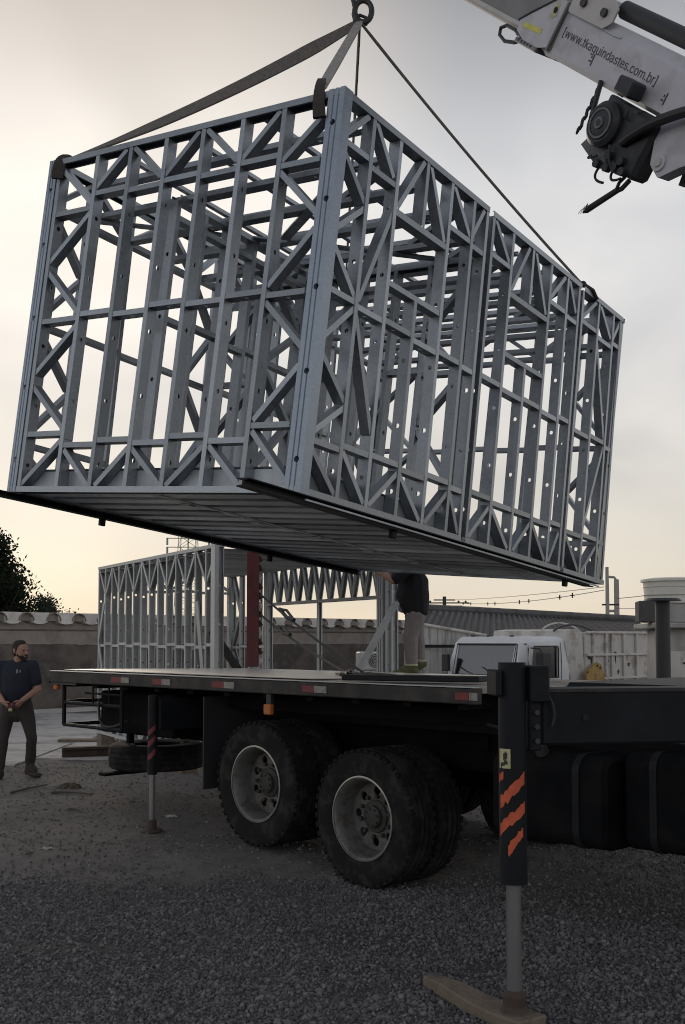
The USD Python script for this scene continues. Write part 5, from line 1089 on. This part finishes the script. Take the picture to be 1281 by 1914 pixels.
def hand(wrist, dir_, palm, side, curl=.9):
    """Palm plus four unequal curled fingers and a thumb. dir_ points to the fingertips, palm is the palm normal, side points to the thumb."""
    wrist = np.array(wrist, float); d = np.array(dir_, float) / np.linalg.norm(dir_); pn = np.array(palm, float); pn -= d * (pn @ d); pn /= np.linalg.norm(pn); s = np.array(side, float); s -= d * (s @ d) + pn * (s @ pn); s /= np.linalg.norm(s)
    k = wrist + d * .088; out = [hull(sph(wrist, .027), sph(wrist + d * .03 + s * .022, .018), sph(wrist + d * .03 - s * .022, .018), sph(k + s * .032, .015), sph(k - s * .032, .014))]
    for i, (o, L) in enumerate(((.032, .072), (.011, .080), (-.011, .074), (-.032, .058))):
        p0 = k + s * o; a0, a1, a2 = curl * .35, curl * .95, curl * 1.5
        p1 = p0 + (d * math.cos(a0) + pn * math.sin(a0)) * L * .45; p2 = p1 + (d * math.cos(a1) + pn * math.sin(a1)) * L * .32; p3 = p2 + (d * math.cos(a2) + pn * math.sin(a2)) * L * .25
        out += chain([p0, p1, p2, p3], [.0105, .0098, .0092, .008])
    t0 = wrist + d * .03 + s * .026; t1 = t0 + (d * .55 + s * .7 + pn * .3) * .042; t2 = t1 + (d * .85 + s * .1 + pn * .5) * .034
    return out + chain([t0, t1, t2], [.014, .0115, .0095])
def head(c, f, r=1.0):
    """Head parts: c = centre, f = facing direction. Returns skin hulls, hair mesh, beard mesh, eyes."""
    f = np.array(f, float); f /= np.linalg.norm(f); u = np.array([0, 0, 1.]); u = u - f * (u @ f); u /= np.linalg.norm(u); s = np.cross(f, u); c = np.array(c, float)
    q = lambda a, b, h: c + (f * a + s * b + u * h) * r
    sk = [hull(sph(q(-.015, 0, .035), .085 * r), sph(q(.02, 0, .03), .075 * r), sph(q(.035, .03, -.04), .045 * r), sph(q(.035, -.03, -.04), .045 * r), sph(q(.055, 0, -.085), .030 * r)),
          hull(sph(q(.09, 0, .02), .011 * r), sph(q(.112, 0, -.022), .014 * r), sph(q(.088, .012, -.028), .012 * r), sph(q(.088, -.012, -.028), .012 * r)),
          hull(sph(q(.083, .032, .030), .012 * r), sph(q(.083, -.032, .030), .012 * r)), hull(sph(q(.080, .014, -.058), .010 * r), sph(q(.080, -.014, -.058), .010 * r))]
    for g in (-1, 1): sk.append(hull(sph(q(-.005, g * .083, .015), .014 * r), sph(q(-.012, g * .088, -.02), .010 * r), sph(q(-.02, g * .090, .02), .010 * r)))
    hair = union([hull(sph(q(-.022, 0, .05), .090 * r), sph(q(.015, 0, .085), .052 * r), sph(q(-.04, 0, .0), .080 * r)), hull(sph(q(.0, .068, .03), .026 * r), sph(q(-.01, .07, .0), .02 * r)), hull(sph(q(.0, -.068, .03), .026 * r), sph(q(-.01, -.07, .0), .02 * r))], .02, 4)
    beard = union([hull(sph(q(.052, .035, -.062), .030 * r), sph(q(.052, -.035, -.062), .030 * r), sph(q(.064, 0, -.095), .026 * r)), hull(sph(q(.03, .062, -.045), .018 * r), sph(q(.05, .045, -.07), .022 * r)), hull(sph(q(.03, -.062, -.045), .018 * r), sph(q(.05, -.045, -.07), .022 * r)), hull(sph(q(.094, .018, -.043), .008 * r), sph(q(.094, -.018, -.043), .008 * r))], .014, 4)
    eyes = [sph_mesh(q(.081, g * .033, .012), .0095 * r) for g in (-1, 1)]
    return sk, hair, beard, eyes
def sph_mesh(p, r): return trimesh.creation.icosphere(2, r).apply_translation(p)

# worker holding the crane remote, at the left edge
wz = at(29, 1452, 14.35); wp_ = xf('person', M=place([wz[0], 14.35, float(gh(wz[0], 14.35))]), label='bearded person in navy t-shirt and brown trousers holding a remote at the left edge', category='person')
sh = [(-.20, .0, 1.43), (.20, .0, 1.43)]; el_ = [(-.275, -.02, 1.13), (.275, -.03, 1.13)]; wr = [(-.10, -.23, .985), (.135, -.22, 1.00)]
hip = [(-.10, .02, .90), (.10, .0, .90)]; kn = [(-.155, -.05, .49), (.195, .02, .50)]; an = [(-.20, -.03, .10), (.135, .16, .15)]; toe = [(-.225, -.22, .035), (.27, .05, .04)]
sk, hair, beard, eyes = head((.045, -.02, 1.615), (.86, -.5, -.05), 1.06)
body = [hull(sph((0, 0, 1.36), (.17, .10, .09)), sph((0, 0, .95), (.15, .10, .10)))] + chain([(.0, .01, 1.44), (.03, 0, 1.54)], [.068, .060]) + sk
for i in (0, 1): body += chain([sh[i], el_[i], wr[i]], [.058, .047, .031]) + chain([hip[i], kn[i], an[i]], [.085, .055, .040])
body += hand(wr[0], (.72, -.25, -.62), (.55, .3, .5), (.2, -.9, .2), .9) + hand(wr[1], (-.62, -.25, -.70), (-.55, .3, .4), (-.2, -.9, .2), .9)
obj('body', union(body, .016, 4), M['skin'], wp_, smooth=True)
obj('hair', hair, M['hair'], wp_, smooth=True); obj('beard', beard, M['hair'], wp_, smooth=True)
for e in eyes: obj('eye', e, M['eye'], wp_)
shirt = [hull(sph((-.17, .01, 1.43), .066), sph((.17, .01, 1.43), .066), sph((0, -.02, 1.30), (.21, .15, .1)), sph((0, .02, 1.47), (.11, .08, .05))), hull(sph((0, -.02, 1.30), (.215, .15, .1)), sph((0, -.03, 1.12), (.205, .16, .12)), sph((0, -.01, .985), (.185, .14, .04)))]
for i in (0, 1): a, b = np.array(sh[i]), np.array(el_[i]); shirt += chain([a, a + (b - a) * .66], [.078, .079])
obj('shirt', wrinkle(union(shirt, .022, 5), .008, 9, 3), M['navy'], wp_, smooth=True)
obj('shirt_print', bbox((.045, -.195, 1.335), (.062, -.165, 1.385), .003), M['white_tape'], wp_); obj('shirt_print', bbox((.085, -.185, 1.345), (.09, -.15, 1.375), .001), M['ac'], wp_)
tr = [hull(sph((-.08, .01, .97), (.11, .13, .05)), sph((.08, .01, .97), (.11, .13, .05)), sph((-.10, .01, .84), .108), sph((.10, .01, .84), .108), sph((0, .01, .775), .06))]
for i in (0, 1): tr += chain([hip[i], np.array(hip[i]) * .5 + np.array(kn[i]) * .5 + [.01 * (1 if i else -1), 0, 0], kn[i], np.array(an[i]) + [0, .01, .05]], [.112, .092, .070, .066])
obj('trousers', wrinkle(union(tr, .022, 4), .012, 8, 6), M['trousers'], wp_, smooth=True)
for i in (0, 1):
    a, t_ = np.array(an[i]), np.array(toe[i]); heel = a + [0, 0, 0]; heel[2] = .045 + (.02 if i else 0); back_ = heel - (t_ - heel) * [.25, .25, 0]
    obj('boot', union(chain([a + [0, 0, .10], a], [.062, .058]) + [hull(sph(a, .055), sph(back_, .045), sph((a + t_) / 2, .05)), hull(sph(back_, (.042, .042, .04)), sph((a * [1, 1, 0] + t_ * [1, 1, 0]) / 2 + [0, 0, .045], .046), sph(t_, (.05, .05, .036)))], .018, 4), M['boot'], wp_, smooth=True)
rm_ = xf('remote_control', M=frame([wz[0] + .02, 14.35 - .29, float(gh(wz[0], 14.35)) + .925], (1, 0, 0), (0, .8, .6), (0, -.6, .8)), label='small dark remote with red front in the hands of the person in navy', category='remote control')
obj('case', bbox((-.045, -.035, -.02), (.045, .035, .02), .008), M['darkplastic'], rm_); obj('red_panel', bbox((-.018, -.045, -.024), (.018, .05, .024), .004), M['red_plastic'], rm_); obj('joystick', cyl((0, -.02, .02), (0, -.03, .05), .008, 8), M['darkplastic'], rm_)
obj('keypad', bbox((-.022, -.075, -.016), (.022, -.048, .014), .003), M['label'], rm_)

# second worker behind the far edge of the deck, walking left, upper body hidden by the module
YP2 = 13.5; pb = at(772, 1263, YP2)
pf = xf('work_platform', M=place([pb[0], YP2, 0]), label='dark low platform behind the deck that the man in black stands on', category='platform')
obj('platform_top', bbox((-.9, -.35, pb[2] - .06), (.75, .5, pb[2] - .003), .01), M['rust'], pf)
for x in (-.8, .65):
    for y in (-.28, .42): obj('platform_leg', box((x - .03, y - .03, -.8), (x + .03, y + .03, pb[2] - .061)), M['rust'], pf)
p2_ = xf('person', M=place(pb), label='person in black shirt and grey trousers standing under the hanging frame, head hidden', category='person')
hip = [(.0, -.07, .83), (.0, .07, .83)]; kn = [(-.035, -.08, .46), (.05, .07, .47)]; an = [(-.02, -.08, .10), (.085, .08, .15)]; toe = [(-.20, -.09, .035), (-.01, .08, .04)]
sh = [(-.03, -.19, 1.30), (-.02, .19, 1.30)]; el_ = [(-.24, -.22, 1.13), (-.18, .24, 1.2)]; wr = [(-.42, -.16, 1.24), (-.34, .12, 1.36)]
sk, hair, beard, eyes = head((-.07, 0, 1.52), (-1, -.1, 0), 1.0)
body = [hull(sph((0, 0, 1.24), (.11, .16, .09)), sph((0, 0, .88), (.11, .14, .10)))] + chain([(-.02, 0, 1.33), (-.05, 0, 1.44)], [.062, .056]) + sk
for i in (0, 1): body += chain([sh[i], el_[i], wr[i]], [.055, .045, .03]) + chain([hip[i], kn[i], an[i]], [.085, .055, .04])
body += hand(wr[0], (-.8, .1, .5), (-.3, .2, .8), (0, .9, .2), .5) + hand(wr[1], (-.8, .1, .5), (-.3, -.2, .8), (0, -.9, .2), .5)
obj('body', union(body, .018, 4), M['skin'], p2_, smooth=True); obj('hair', hair, M['hair'], p2_, smooth=True)
for e in eyes: obj('eye', e, M['eye'], p2_)
shirt = [hull(sph((.0, -.15, 1.30), .07), sph((.0, .15, 1.30), .07), sph((.01, 0, 1.15), (.175, .19, .1)), sph((-.01, 0, 1.36), .07)), hull(sph((.01, 0, 1.15), (.185, .19, .1)), sph((.0, 0, .95), (.20, .19, .1)), sph((.04, 0, .745), (.155, .18, .04)))]
for i in (0, 1): a, b = np.array(sh[i]), np.array(el_[i]); shirt += chain([a, a + (b - a) * .85], [.075, .07])
obj('shirt', wrinkle(union(shirt, .022, 5), .008, 9, 8), M['blackshirt'], p2_, smooth=True)
tr = [hull(sph((.03, -.05, .80), (.14, .12, .08)), sph((.03, .05, .80), (.14, .12, .08)), sph((.03, -.06, .68), .115), sph((.04, .06, .68), .115))]
for i in (0, 1): tr += chain([np.array(hip[i]) + [.03, 0, -.12], kn[i], np.array(an[i]) + [0, 0, .04]], [.122, .092, .074])
obj('trousers', wrinkle(union(tr, .022, 4), .012, 8, 9), M['greypants'], p2_, smooth=True)
for i in (0, 1):
    a, t_ = np.array(an[i]), np.array(toe[i]); back_ = a + [.05, 0, -.05 if i == 0 else -.01]
    obj('boot', union(chain([a + [0, 0, .06], a], [.07, .064]) + [hull(sph(a, .06), sph(back_, .045), sph((a + t_) / 2, .05)), hull(sph(back_, .042), sph((a + t_) / 2 - [0, 0, .02], .046), sph(t_, (.055, .05, .035)))], .018, 4), M['boot_yellow'], p2_, smooth=True)
    obj('boot_stripe', revolve([(.066, -.012), (.078, -.01), (.078, .01), (.066, .012), (.066, -.012)], 20).apply_translation(a + [0, 0, .03]), M['stripe'], p2_)
